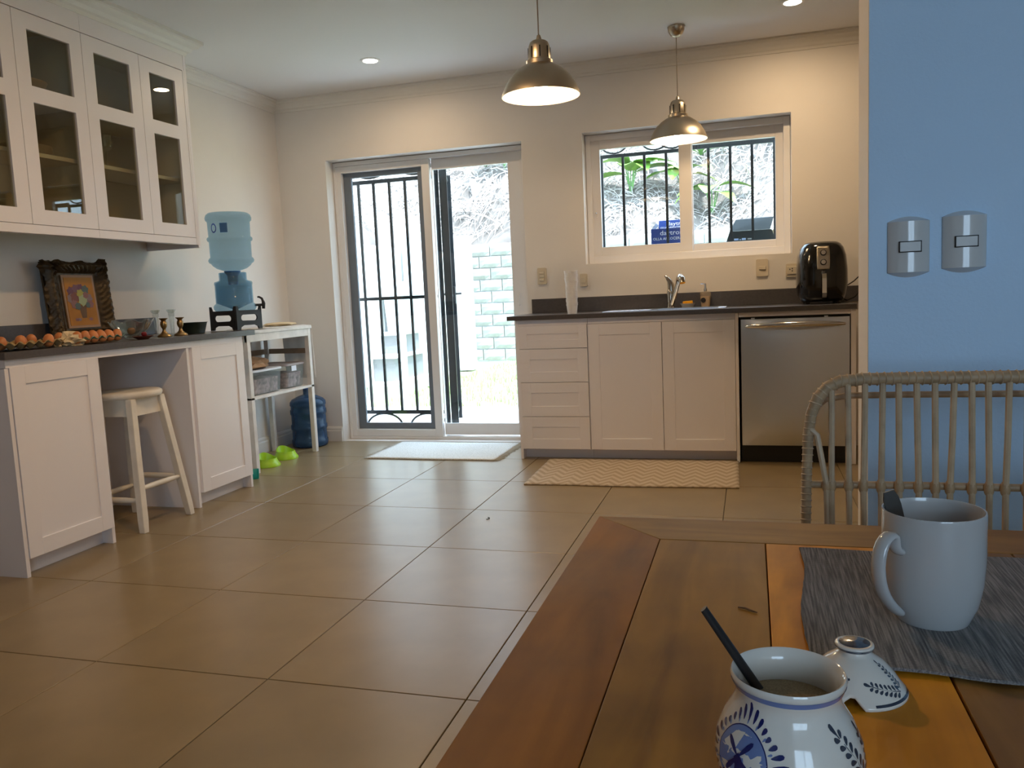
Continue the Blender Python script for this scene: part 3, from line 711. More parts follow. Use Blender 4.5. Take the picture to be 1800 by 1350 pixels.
# boards running along x are modelled along local y and turned a quarter
def xboard(y0, y1, inner_low, col):
    # polygon in table coordinates, then expressed in a local frame turned by +90 deg
    pts = [(0,y1),(BWd,y0),(L-BWd,y0),(L,y1)] if inner_low else [(BWd,y1),(0,y0),(L,y0),(L-BWd,y1)]
    loc = [(p[1], -p[0]) for p in pts]          # local x = table y, local y = -table x
    a = sum(loc[i][0]*loc[(i+1) % 4][1]-loc[(i+1) % 4][0]*loc[i][1] for i in range(4))
    if a < 0: loc = loc[::-1]
    board('border_board', loc, col, rot=(0,0,R(90)))
xboard(-BWd+gp, -gp, True, (.44,.24,.062))
xboard(-Wd, -Wd+BWd-gp, False, (.27,.165,.058))
pl = [(.0875,.2038,(.42,.210,.030)),(.2048,.327,(.90,.38,.025)),(.329,.447,(.40,.21,.06)),(.449,.566,(.33,.18,.055)),(.568,.69,(.46,.25,.07)),(.692,.81,(.36,.19,.055)),
      (.812,.93,(.42,.22,.06)),(.932,1.05,(.33,.18,.055)),(1.052,1.17,(.46,.25,.07)),(1.172,1.29,(.36,.19,.055)),(1.292,1.409,(.42,.22,.06)),(1.411,L-BWd-gp,(.33,.18,.055))]
for a, b, c in pl: board('plank', [(a,-Wd+BWd+gp),(b,-Wd+BWd+gp),(b,-BWd-gp-.001),(a,-BWd-gp-.001)], c)
obj('under_panel', MB().box(.02,-Wd+.02,TZ-.032,L-.02,-.02,TZ-.0285), m_dark, tb)
ap = MB(); ap.box(.06,-.085,.63,L-.06,-.06,.7175).box(.06,-Wd+.06,.63,L-.06,-Wd+.085,.7175).box(.06,-Wd+.085,.63,.085,-.085,.7175).box(L-.085,-Wd+.085,.63,L-.06,-.085,.7175)
obj('apron', ap, m_wood, tb, col=(.30,.15,.05,1))
for a in (.05, L-.12):
    for b in (-.12, -Wd+.05): obj('leg', MB().box(a, b, 0, a+.07, b+.07, .7175), m_wood, tb, col=(.30,.15,.05,1), bev=.003)

# ------------------------------------------------------------------ placemat
def mat_placemat():
    m = bpy.data.materials.new('woven_placemat'); m.use_nodes = True; nt = m.node_tree; b = nt.nodes['Principled BSDF']
    tc = N(nt, 'ShaderNodeTexCoord'); mp = N(nt, 'ShaderNodeMapping'); mp.inputs['Scale'].default_value = (1, .035, 1)
    nt.links.new(tc.outputs['Object'], mp.inputs[0])
    n1 = N(nt, 'ShaderNodeTexNoise'); n1.inputs['Scale'].default_value = 620; n1.inputs['Detail'].default_value = 4; nt.links.new(mp.outputs[0], n1.inputs['Vector'])
    c = N(nt, 'ShaderNodeValToRGB'); c.color_ramp.elements[0].position = .38; c.color_ramp.elements[1].position = .66
    c.color_ramp.elements[0].color = (.11,.108,.115,1); c.color_ramp.elements[1].color = (.31,.295,.285,1)
    nt.links.new(n1.outputs[0], c.inputs[0]); nt.links.new(c.outputs[0], b.inputs['Base Color'])
    wv = N(nt, 'ShaderNodeTexWave', bands_direction='Y'); wv.inputs['Scale'].default_value = 130; wv.inputs['Distortion'].default_value = 1.5
    nt.links.new(tc.outputs['Object'], wv.inputs['Vector'])
    ad = math_node(nt, 'ADD', n1.outputs[0], wv.outputs['Fac'])
    bp = N(nt, 'ShaderNodeBump'); bp.inputs['Strength'].default_value = .7; bp.inputs['Distance'].default_value = .0012
    nt.links.new(ad, bp.inputs['Height']); nt.links.new(bp.outputs[0], b.inputs['Normal'])
    b.inputs['Roughness'].default_value = .9
    return m
def pmf(u, v):
    A, B, C_, D = (.047,.905), (.039,.632), (.470,.585), (.492,.893)
    x = (A[0]*(1-u)+D[0]*u)*(1-v)+(B[0]*(1-u)+C_[0]*u)*v
    y = (A[1]*(1-u)+D[1]*u)*(1-v)+(B[1]*(1-u)+C_[1]*u)*v
    x += .003*math.sin(v*7)*(u < .01) + .0008*(h1(u,v)-.5); y += .0012*math.sin(u*40)*(v > .99) + .0012*math.sin(u*31)*(v < .01)
    return (x-.26, y-.76, 0.0026)
pmat = obj('placemat', MB().grid(pmf, 48, 30), mat_placemat(), loc=(.26,.76,TZ), solid=.0024)
tag(pmat, 'grey woven placemat lying under the white mug', 'placemat')

# ------------------------------------------------------------------ mug, tea, spoon
MX, MY, MZ = .1425, .7265, TZ+.0028
mug = thing('mug', 'white china mug of tea on the grey placemat', 'mug', (MX, MY, MZ))
mp_ = [(a*.955, b*.935) for a, b in [(0,.004),(.024,.004),(.0245,0),(.0275,0),(.030,.004),(.0365,.020),(.0400,.040),(.0412,.060),(.0412,.100),(.0408,.1022),(.0396,.1022),(.0388,.099),(.0388,.060),(.0375,.040),(.033,.020),(.024,.010),(0,.009)]]
obj('cup_body', MB().lathe(mp_, 56), m_ceramic, mug, smooth=True, ang=60)
obj('tea', MB().lathe([(0,.0745),(.0369,.0745)], 40, cap=False), m_tea, mug)
ha = R(221)
hd = Vector((math.cos(ha), math.sin(ha), 0)); hs_ = Vector((-math.sin(ha), math.cos(ha), 0))
hp = [(.036,.073),(.041,.0705),(.046,.074),(.0475,.081),(.0475,.0865),(.054,.0885),(.0615,.082),(.0655,.070),(.0660,.056),(.0625,.042),(.0555,.030),(.046,.020),(.038,.0145)]
hp = [(a*.955, b*.935) for a, b in hp]
mb = MB(); vs = []; kk = len(hp)
for i, (r_, z_) in enumerate(hp):
    a = hp[max(0,i-1)]; b = hp[min(kk-1,i+1)]; t = Vector((b[0]-a[0], b[1]-a[1])).normalized(); nrm = Vector((-t.y, t.x))
    wd = .0068 if i > 3 else .0060; th = .0042
    for j in range(10):
        c = 2*PI*j/10; p = Vector((r_, z_)) + nrm*(th*math.cos(c)); q = wd*math.sin(c)
        vs.append(hd*p.x + hs_*q + Vector((0,0,p.y)))
fs = [(i*10+j, i*10+(j+1) % 10, (i+1)*10+(j+1) % 10, (i+1)*10+j) for i in range(kk-1) for j in range(10)]
fs += [tuple(range(9,-1,-1)), tuple((kk-1)*10+j for j in range(10))]
ho = obj('handle', MB().add(vs, fs), m_ceramic, mug, smooth=True, ang=80)
md = ho.modifiers.new('smooth', 'SUBSURF'); md.levels = 1; md.render_levels = 1
# teaspoon in the mug
p0 = Vector((-.008,.006,.020)); p1 = Vector((-.0325,.010,.1075))
ts = thing('teaspoon', 'steel teaspoon leaning inside the white mug', 'spoon', (MX, MY, MZ))
ax = (p1-p0).normalized(); sd_ = ax.cross(Vector((.3,-1,.2))).normalized(); up_ = sd_.cross(ax)
vs = []; N_ = 14
for i in range(N_+1):
    u = i/N_; c = p0+(p1-p0)*u; w = .0022+.0056*max(0, u-.25)**.8/.75**.8 if u > .25 else .0022
    if i == N_: w *= .55
    if i == N_-1: w *= .9
    for s_, t_ in ((-1,-1),(1,-1),(1,1),(-1,1)): vs.append(c+sd_*(w*s_)+up_*(.0009*t_))
fs = [(i*4+j, i*4+(j+1) % 4, (i+1)*4+(j+1) % 4, (i+1)*4+j) for i in range(N_) for j in range(4)]+[(3,2,1,0),(N_*4,N_*4+1,N_*4+2,N_*4+3)]
obj('handle', MB().add(vs, fs), m_spoon, ts, smooth=True)
obj('bowl', MB().loft([(-.002,0,0,.003,.002,2),(.000,0,0,.009,.006,2),(.004,0,0,.011,.0075,2),(.0048,0,0,.0095,.006,2)], 20), m_spoon, ts, loc=tuple(p0+Vector((.004,0,-.008))), smooth=True)

# ------------------------------------------------------------------ sugar bowl with painted windmill, lid, spoon
SXc, SYc = .0165, .440
sb = thing('sugar_bowl', 'open white pot painted with a blue windmill', 'sugar bowl', (SXc, SYc, TZ))
prof = [(a*.95, b) for a, b in [(.022,0),(.0245,.001),(.026,.004),(.0335,.014),(.0395,.027),(.0410,.038),(.0395,.048),(.0350,.058),(.0305,.065),(.0286,.070),(.0288,.074),(.0312,.0795),(.0316,.0815),(.0308,.0830),(.0292,.0822),(.0270,.077),(.0262,.070),(.0300,.060),(.0365,.042),(.0365,.030),(.028,.012),(0,.006)]]
obj('pot', MB().lathe(prof, 72), m_delft, sb, smooth=True, ang=70)
obj('rim_band', MB().lathe([(.0281,.0755),(.0294,.0785),(.0297,.0788),(.0284,.0757)], 72, cap=False), m_ltblue, sb, smooth=True)
obj('sugar', MB().lathe([(0,.0665),(.015,.0660),(.0262,.0650),(.0285,.062)], 40, cap=False), m_sugar, sb, smooth=True)
oprof = prof[2:11]
ol = [0]
for a, b in zip(oprof, oprof[1:]): ol.append(ol[-1]+math.hypot(b[0]-a[0], b[1]-a[1]))
def surf(pr_f, pl_f, th, s_, off):
    s_ = max(0, min(pl_f[-1]-1e-6, s_))
    for i in range(len(pl_f)-1):
        if pl_f[i] <= s_ <= pl_f[i+1]:
            t = (s_-pl_f[i])/(pl_f[i+1]-pl_f[i]); a, b = pr_f[i], pr_f[i+1]
            r_ = a[0]+(b[0]-a[0])*t; z_ = a[1]+(b[1]-a[1])*t
            dx, dz = b[0]-a[0], b[1]-a[1]; l = math.hypot(dx, dz); r_ += off*dz/l; z_ -= off*dx/l
            return (r_*math.cos(th), r_*math.sin(th), z_)
def decal(mb, pr_f, pl_f, th0, s0, pts, mi, off, Rr):
    """polygon pts (right, up in metres) painted round (th0, s0); fan triangulated with a mid ring"""
    n_ = len(pts); cx = sum(p[0] for p in pts)/n_; cz = sum(p[1] for p in pts)/n_
    vs = [surf(pr_f, pl_f, th0+cx/Rr, s0+cz, off)]
    for k in (.5, 1.0):
        for p in pts: vs.append(surf(pr_f, pl_f, th0+(cx+(p[0]-cx)*k)/Rr, s0+cz+(p[1]-cz)*k, off))
    fs = [(0, 1+i, 1+(i+1) % n_) for i in range(n_)] + [(1+i, 1+n_+i, 1+n_+(i+1) % n_, 1+(i+1) % n_) for i in range(n_)]
    mb.add(vs, fs, mi)
def drop(cx, cz, ang, ln, w, n_=12):
    """tear-shaped brush dab pointing outward along ang from (cx,cz)"""
    out = []
    for i in range(n_):
        t = 2*PI*i/n_; x = (1+math.cos(t))/2*ln; y = math.sin(t)*w*(.35+.65*(1+math.cos(t))/2)
        out.append((cx+x*math.cos(ang)-y*math.sin(ang), cz+x*math.sin(ang)+y*math.cos(ang)))
    return out
def disc(cx, cz, rx, rz, n_=24): return [(cx+rx*math.cos(2*PI*i/n_), cz+rz*math.sin(2*PI*i/n_)) for i in range(n_)]
bmats = [m_cobalt, m_ltblue, m_delft, m_greyblue]
mb = MB(); Rr = .039; th0 = R(-133); s0 = .0455
d_ = lambda pts, mi, off: decal(mb, oprof, ol, th0, s0, pts, mi, off, Rr)
d_(disc(0,0,.0175,.0175,36), 0, .00018); d_(disc(0,0,.0168,.0168,36), 1, .00026)
d_([(-.013,.004),(-.006,.0125),(.001,.014),(-.003,.004),(-.008,-.001)], 2, .00034)
d_([(.003,.003),(.0135,.006),(.014,-.002),(.004,-.003)], 2, .00034)
d_([(-.013,-.006),(-.004,-.004),(-.004,-.010),(-.009,-.0125)], 2, .00034)
d_([(.003,-.006),(.012,-.005),(.010,-.010),(.004,-.010)], 2, .00034)
d_([(-.0045,-.013),(.0045,-.013),(.0028,.000),(0,.003),(-.0028,.000)], 0, .00044)
for a in (50, 140, 230, 320): d_(drop(0, .001, R(a), .0125, .0019, 10), 0, .00050)
d_([(-.016,-.006),(.016,-.006),(.012,-.0125),(0,-.0165),(-.012,-.0125)], 0, .00040)
for k in range(30):
    a = 2*PI*k/30+.1; c4 = abs(math.cos(2*(a-PI/4)))           # four fans of petals round the medallion
    ln = .0040+.0068*(1-c4)**.7
    d_(drop(.0195*math.cos(a), .0195*math.sin(a), a, ln, .0019, 10), 0, .00022)
for k in range(16):
    a = 2*PI*k/16; d_(drop(.0180*math.cos(a), .0180*math.sin(a), a, .003, .0009, 8), 1, .0002)
def sprig(mbx, pf, pl_, thc, sc, sz, Rx, rot=0):
    q = lambda pts, mi, off: decal(mbx, pf, pl_, thc, sc, [(x*math.cos(rot)-z*math.sin(rot), x*math.sin(rot)+z*math.cos(rot)) for x, z in pts], mi, off, Rx)
    q([(-.0004*sz,-.018*sz),(.0004*sz,-.018*sz),(.0004*sz,.016*sz),(-.0004*sz,.016*sz)], 3, .0002)
    for k in range(7):
        z_ = (-.016+.0048*k)*sz
        for sg in (-1, 1): q(drop(.0006*sg*sz, z_, R(90-sg*48), .0062*sz*(1-.05*k), .0019*sz, 10), 3, .00024)
    q(drop(0, .015*sz, R(90), .0075*sz, .002*sz, 10), 3, .00024)
dc = obj('painted_medallion', mb, bmats, sb, smooth=True, ang=80); dc['label'] = 'cobalt blue windmill medallion ringed with petals'
for sa, ss_, sz_, sr_ in ((-32,.048,1.05,.55),(-8,.042,.9,.1),(150,.046,1.0,-.2)):
    mb = MB(); sprig(mb, oprof, ol, R(sa), ss_, sz_, Rr, sr_); obj('painted_sprig', mb, bmats, sb, smooth=True, ang=80)
# spoon standing in the sugar
p0 = Vector((-.0131,.0117,.062)); p1 = Vector((-.0434,-.001,.1148))
ss = thing('sugar_spoon', 'black spoon handle sticking out of the open sugar pot', 'spoon', (SXc, SYc, TZ))
ax = (p1-p0).normalized(); sd_ = ax.cross(Vector((0,-.6,.8))).normalized(); up_ = sd_.cross(ax)
vs = []
for i in range(9):
    u = i/8; c = p0+(p1-p0)*u; w = .0031-.0007*u; t = .0017-.0004*u
    for j in range(10):
        a = 2*PI*j/10; vs.append(c+sd_*(w*math.cos(a))+up_*(t*math.sin(a)))
fs = [(i*10+j, i*10+(j+1) % 10, (i+1)*10+(j+1) % 10, (i+1)*10+j) for i in range(8) for j in range(10)]+[tuple(range(9,-1,-1)), tuple(80+j for j in range(10))]
obj('handle', MB().add(vs, fs), m_blackm, ss, smooth=True)
# lid
lx, ly = .0675, .597
ld = thing('porcelain_cover', 'blue and white pot lid with dark knob lying on table', 'lid', (lx, ly, TZ), rz=0)
lp = [(.0335,.0035),(.0345,.0020),(.0352,.0028),(.0350,.0045),(.0335,.0060),(.0295,.0115),(.0250,.0178),(.0190,.0238),(.0125,.0280),(.0100,.0300),(.0098,.0312),(.0120,.0330),(.0132,.0345),(.0128,.0357),(.0105,.0362)]
nl = 64; notch = R(-99)
def lid_r(r_, z_, a):
    d = (a-notch+PI) % (2*PI)-PI
    k = math.exp(-(d/.17)**4)
    if z_ < .0062: return r_*(1-.14*k), z_+.0065*k
    return r_, z_
vs = []
for j in range(nl):
    a = 2*PI*j/nl
    for (r_, z_) in lp:
        q = lid_r(r_, z_, a); zz = q[1]
        vs.append((q[0]*math.cos(a), q[0]*math.sin(a), zz-.0018))
mpn = len(lp)
fs = [(j*mpn+i, ((j+1) % nl)*mpn+i, ((j+1) % nl)*mpn+i+1, j*mpn+i+1) for j in range(nl) for i in range(mpn-1)]
obj('cover', MB().add(vs, fs), m_delft, ld, smooth=True, ang=80, solid=.0012)
obj('knob_top', MB().lathe([(.0105,.0344),(.0085,.0348),(0,.0352)], 32, cap=False), m_greyblue, ld, smooth=True)
obj('knob_band', MB().lathe([(.0119,.0308),(.0130,.0324),(.0136,.0326),(.0124,.0306)], 40, cap=False), m_greyblue, ld, smooth=True)
lop = [(a, b-.0018) for a, b in lp[3:10]]; lol = [0]
for a, b in zip(lop, lop[1:]): lol.append(lol[-1]+math.hypot(b[0]-a[0], b[1]-a[1]))
mb = MB(); lth = R(-114)
for sa, ss_, sz_, rx_, sr_ in ((-52,.0105,.80,.031,1.25),(-28,.018,.62,.026,.25),(-170,.012,.7,.03,-.9)):
    mb = MB(); sprig(mb, lop, lol, R(sa), ss_, sz_, rx_, sr_); obj('painted_sprig', mb, bmats, ld, smooth=True, ang=80)
mb = MB()
for a, b in ((.10,.014),(.02,.010),(.16,.018)): decal(mb, lop, lol, lth+a, b, disc(0,0,.0010,.0010,8), 3, .0002, .031)
obj('painted_dots', mb, bmats, ld, smooth=True, ang=80)
obj('edge_line', MB().lathe([(.0349,.0030),(.0340,.0040),(.0337,.0044),(.0345,.0034)], 64, cap=False, a0=notch+.45, a1=notch+5.8), m_greyblue, ld)
o = obj('wood_splinter', MB().tube([(-.008,.003,.001),(-.002,.001,.0014),(.004,-.004,.0012),(.0085,-.0065,.001)], [.0006,.0009,.0008,.0005], 6), M('brown_crumb', (.16,.07,.02), .6), loc=(-.0065,.730,TZ))
tag(o, 'thin brown twig crumb lying on the bare plank', 'crumb')

# ------------------------------------------------------------------ rattan chair
ch = thing('rattan_chair', 'rattan chair with slatted back tucked against the table', 'chair', (.335, 1.35, 0))
hw_ = .253
left = [(-hw_-.004,.42),(-hw_-.003,.60),(-hw_,.74),(-.2505,.800),(-.246,.832),(-.236,.858),(-.221,.875),(-.203,.8835),(-.17,.8865)]
hoop = [(x, 0, z) for x, z in left]+[(x, 0, .887) for x in (-.1,0,.1)]+[(-x, 0, z) for x, z in reversed(left)]
obj('top_rail', MB().tube(hoop, [.0075]*3+[.008,.0085]+[.0095]*(len(hoop)-10)+[.0085,.008]+[.0075]*3, 12), m_rattan2, ch, smooth=True)
# wrapped binding: rings along the hoop
def along(path, step):
    path = [Vector(p) for p in path]; out = []; acc = 0
    for a, b in zip(path, path[1:]):
        d = (b-a).length; t = step-acc
        while t <= d:
            out.append((a+(b-a)*(t/d), (b-a).normalized())); t += step
        acc = (acc+d) % step
    return out
mb = MB()
for p, t in along(hoop, .0105):
    ref = Vector((0,1,0)); x = t.cross(ref).normalized(); y = t.cross(x)
    rr_ = .0100 if p.z > .84 else .0080
    pts = [p+x*(rr_*math.cos(2*PI*k/10))+y*(rr_*math.sin(2*PI*k/10))+t*(.0016*math.sin(2*PI*k/10)) for k in range(10)]
    mb.tube(pts, .0012, 4, closed=True)
bo = obj('binding', mb, m_rattan, ch, smooth=True); bo['kind'] = 'stuff'
inner = [(-.2475,.012,.815),(-.240,.024,.838),(-.222,.028,.852),(-.19,.030,.857)]+[(x,.030,.858) for x in (-.1,0,.1)]
inner = inner+[(-x, y, z) for x, y, z in reversed(inner[:4])]
obj('back_rod', MB().tube(inner, .0052, 10), m_rattan2, ch, smooth=True)
for k, sx in enumerate([-.238]+[-.2165+.0243*i for i in range(18)]+[.238]):
    x0 = sx+.004*(h1(k,1)-.5); x1 = sx+.007*(h1(k,2)-.5)
    if k == 0: x0, x1, zt = -.2475, -.224, .808
    elif k == 19: x0, x1, zt = .2475, .224, .808
    else: zt = .880-.0*abs(sx) if abs(sx) < .2 else .870
    pts = [(x0,-.004,zt),(x0*.6+x1*.4,-.006,.80),(x1,-.006,.72),(x1+.001,-.005,.60),(x1,-.004,.45)]
    s_ = obj('slat', MB().tube(pts, .0047, 8), m_rattan, ch, smooth=True)
    obj('knot', MB().lathe([(.0050,-.010),(.0068,-.006),(.0072,0),(.0066,.006),(.0050,.010)], 10, cap=False), m_rattan2, s_, loc=(x1,-.004,.719), smooth=True)
obj('cross_rail', MB().tube([(-hw_,.004,.718),(-.1,.004,.7195),(.1,.004,.719),(hw_,.004,.718)], .0058, 10), m_rattan2, ch, smooth=True)
obj('seat', MB().loft([(.435,0,-.20,.235,.20,4),(.440,0,-.20,.250,.215,4),(.452,0,-.20,.252,.217,4),(.458,0,-.20,.240,.205,4)], 40), m_rattan, ch, smooth=True)
for sx in (-1, 1):
    obj('leg', MB().tube([(sx*.256,0,.43),(sx*.262,.015,.0)], [.0125,.011], 10), m_rattan2, ch, smooth=True)
    obj('leg', MB().tube([(sx*.225,-.385,.44),(sx*.232,-.395,.0)], [.0125,.011], 10), m_rattan2, ch, smooth=True)

# ------------------------------------------------------------------ switches on the blue wall
def dome_switch(label, x0, x1, z0, z1):
    t = thing('light_switch', label, 'switch', ((x0+x1)/2, BY, (z0+z1)/2), group='grey switch plates on the blue wall')
    w, h = x1-x0, z1-z0; mb = MB(); n_ = 24
    def yy(x): return -.003-.0155*max(0, 1-(2*x/w)**2)**.75
    sg = .0085; m_ = n_+1; xs = [-w/2*math.cos(PI*i/n_) for i in range(m_)]
    arc = [sg*(1-(2*x/w)**2) for x in xs]
    vs = [(x, 0, -h/2+sg-a) for x, a in zip(xs, arc)]+[(x, yy(x), -h/2+sg+.0005) for x in xs]+[(x, yy(x), h/2-sg-.0005) for x in xs]+[(x, 0, h/2-sg+a) for x, a in zip(xs, arc)]
    fs = [(r*m_+i, r*m_+i+1, (r+1)*m_+i+1, (r+1)*m_+i) for r in range(3) for i in range(n_)]
    fs += [(0, m_, 2*m_, 3*m_), (4*m_-1, 3*m_-1, 2*m_-1, m_-1)]
    obj('plate', mb.add(vs, fs), m_grey, t, smooth=True, ang=30)
    bx0, bx1, bz0, bz1 = -.0165, .0175, -.0085, .0085
    obj('gap', MB().box(bx0-.0014, yy(0)-.0009, bz0-.0014, bx1+.0014, yy(0)+.006, bz1+.0014), m_dark, t)
    obj('button', MB().box(bx0, yy(0)-.0022, bz0, bx1, yy(0)+.004, bz1), m_greyb, t, bev=.0008)
dome_switch('grey domed switch plate closer to the white wall edge', .2375, .3062, 1.0395, 1.1475)
dome_switch('grey domed switch plate farther from the white wall edge', .3265, .3965, 1.0435, 1.1515)

# ------------------------------------------------------------------ stool
st = thing('stool', 'white painted wooden stool in the knee space', 'stool', (-2.93, 3.262, 0))
obj('seat', MB().lathe([(.142,.628),(.152,.632),(.156,.642),(.155,.654),(.148,.660),(.10,.6605),(0,.6605)], 44), m_stoolw, st, smooth=True, ang=60)
tops = .098; bots = .166
for sx in (-1, 1):
    for sy in (-1, 1):
        a = .018; vs = []
        for z, c in ((0, bots), (.06, bots-.006), (.629, tops)):
            hw2 = .0155 if z == 0 else .0175
            vs += [(sx*c-hw2, sy*c-hw2, z),(sx*c+hw2, sy*c-hw2, z),(sx*c+hw2, sy*c+hw2, z),(sx*c-hw2, sy*c+hw2, z)]
        fs = [(3,2,1,0),(8,9,10,11)]+[(i*4+j, i*4+(j+1) % 4, (i+1)*4+(j+1) % 4, (i+1)*4+j) for i in range(2) for j in range(4)]
        obj('leg', MB().add(vs, fs), m_stoolw, st, bev=.003)
for k in range(4):
    p = [(-.107,-.112),(.107,-.112)]; rz = k*PI/2
    obj('apron', MB().add([(-.088,-.108,.545),(.088,-.108,.545),(.088,-.092,.545),(-.088,-.092,.545),(-.080,-.104,.628),(.080,-.104,.628),(.080,-.088,.628),(-.080,-.088,.628)],
        [(3,2,1,0),(4,5,6,7),(0,1,5,4),(1,2,6,5),(2,3,7,6),(3,0,4,7)]), m_stoolw, st, rot=(0,0,rz))
for rz, z in ((0,.150),(PI/2,.205),(PI,.205),(3*PI/2,.150)):
    c = bots-(bots-tops)*z/.629
    obj('stretcher', MB().tube([(-c,-c,z),(-c*.4,-c,z),(c*.4,-c,z),(c,-c,z)], [.009,.0135,.0135,.009], 10), m_stoolw, st, rot=(0,0,rz), smooth=True)

# ------------------------------------------------------------------ slatted shelf with boxes
sh = thing('utility_shelf', 'whitewashed wooden shelf table beside the water dispenser', 'shelf', (0,0,0))
A0, A1, S0, S1 = -3.320, -2.960, 4.318, 5.072
obj('top', MB().box(A0, 4.135, .872, A1+.005, S1+.010, .894), m_shelfw, sh, bev=.002)
obj('front_apron', MB().box(A1-.020, S0, .822, A1-.002, S1, .8715), m_shelfw, sh, bev=.002)
obj('back_apron', MB().box(A0+.002, S0, .822, A0+.020, S1, .8715), m_brownw, sh)
obj('shelf_board', MB().box(A0, S0, .462, A1, S1, .478), m_shelfw, sh, bev=.002)
obj('back_rail', MB().box(A0+.004, S0, .700, A0+.022, S1, .735), m_brownw, sh)
obj('side_rail', MB().box(A0+.030, S1-.022, .700, A1-.032, S1-.008, .735), m_brownw, sh)
for x in (A0, A1-.032):
    for y in (S0, S1-.034): obj('leg', MB().box(x, y, 0, x+.032, y+.034, .8715), m_shelfw, sh, bev=.002)
def tub(label, x0, x1, y0, y1, z0, z1, body, lidm):
    t = thing('storage_box', label, 'box', ((x0+x1)/2, (y0+y1)/2, z0), group='plastic storage boxes on the shelf')
    w, d, h = (x1-x0)/2, (y1-y0)/2, z1-z0
    obj('tub', MB().loft([(0,0,0,w-.018,d-.022,8),(.004,0,0,w-.014,d-.018,8),(h-.018,0,0,w-.004,d-.006,8),(h-.014,0,0,w-.001,d-.002,8)], 40), body, t, smooth=True)
    obj('lid', MB().loft([(h-.0138,0,0,w,d,8),(h-.002,0,0,w,d,8),(h,0,0,w-.006,d-.006,8),(h,0,0,w-.02,d-.02,8),(h-.004,0,0,w-.024,d-.024,8)], 40), lidm, t, smooth=True)
    obj('contents', MB().loft([(.006,0,0,w-.026,d-.03,8),(h*.62,0,0,w-.018,d-.026,8)], 24), M('box_contents', (.34,.24,.24), .8, var=.6, vs=40), t)
    return t
m_tub = plastic_clear('frosted_tub', (.88,.90,.89), (.52,.58,.57), .24, .3)
m_lid = M('pale_tub_lid', (.66,.68,.72), .35)
tub('clear storage box with pale lid nearest the cabinet', -3.25, -2.985, 4.385, 4.745, .4785, .640, m_tub, m_lid)
t2 = tub('clear storage box with grey lid by the shelf post', -3.27, -2.990, 4.775, 5.035, .4785, .645, m_tub, M('grey_tub_lid', (.36,.31,.30), .4))
obj('label_sticker', MB().box(.1385,-.06,.115,.1395,.0,.150), m_white_ink, t2)
def crumple(name, rx, ry, rz, seed, mat, loc, label, cat, sub=3, amp=.3):
    bm = bmesh.new(); bmesh.ops.create_icosphere(bm, subdivisions=sub, radius=1)
    for v in bm.verts:
        k = 1+amp*(h1(round(v.co.x*3+seed), round(v.co.y*3), round(v.co.z*3))-.5)+amp*.6*(h1(v.co.x*9+seed, v.co.y*9, v.co.z*9)-.5)
        v.co = Vector((v.co.x*rx*k, v.co.y*ry*k, max(-rz*.55, v.co.z*rz*k)+rz*.55))
    me = bpy.data.meshes.new(name); bm.to_mesh(me); bm.free()
    return tag(link(name, me, mat, loc=loc), label, cat)
crumple('paper_bag', .10, .15, .045, 3, m_kraft, (-3.12, 4.56, .641), 'crumpled brown paper bag on the pale-lidded box', 'bag')
def cloth_strip(name, pts, w0, w1, mat, label, cat, seed=0, axis='x', group=None):
    """ribbon of cloth following pts (y,z), spanning x from w0 to w1"""
    nn = 14
    def fn(u, v):
        i = v*(len(pts)-1); a = int(min(len(pts)-2, math.floor(i))); t = i-a
        y = pts[a][0]*(1-t)+pts[a+1][0]*t; z = pts[a][1]*(1-t)+pts[a+1][1]*t
        return (w0+(w1-w0)*u, y+.004*math.sin(u*17+seed)*(v > .5), z+.0025*math.sin(u*21+v*9+seed)*(v <= .55))
    return tag(obj(name, MB().grid(fn, nn, 20), mat, smooth=True, solid=.004), label, cat, group)
cloth_strip('table_runner', [(4.46,.899),(4.7,.899),(4.95,.899),(5.082,.899),(5.094,.880),(5.098,.80),(5.106,.70),(5.112,.60),(5.114,.52)], -3.20, -2.962, m_cloth, 'white cloth draped over the shelf end', 'cloth')
crumple('folded_newspaper', .10, .13, .014, 9, m_paper, (-3.10, 4.92, .903), 'creased sheet of paper on top of the white shelf', 'paper', amp=.22)
# water jug on the floor
m_jug = plastic_clear('blue_jug_plastic', (.20,.36,.56), (.05,.12,.24), .55, .14)
m_jug2 = plastic_clear('pale_blue_bottle_plastic', (.66,.81,.90), (.24,.40,.52), .28, .10)
m_water = plastic_clear('water', (.78,.90,.95), (.45,.58,.66), .12, .05)
def jug_prof(h=.40, r=.130):
    return [(.0,.012),(.07,.004),(.110,0),(.124,.006),(r,.022),(r,.050),(r-.006,.058),(r-.006,.125),(r,.133),(r,.160),(r-.006,.168),(r-.006,.235),(r,.243),(r,.270),(r-.006,.278),(r-.006,.300),(r,.308),(r-.002,.330),(.112,.350),(.070,.370),(.034,.382),(.029,.388),(.029,.430),(.033,.432),(.033,.442),(.026,.444)]
jg = thing('water_jug', 'dark blue water jug standing on floor behind the shelf', 'water bottle', (-3.135, 5.262, 0))
obj('jug_body', MB().lathe(jug_prof(), 48), m_jug, jg, smooth=True, ang=60)
obj('cap', MB().lathe([(.034,.425),(.034,.452),(0,.453)], 24), M('blue_cap', (.02,.08,.35), .4), jg, smooth=True)
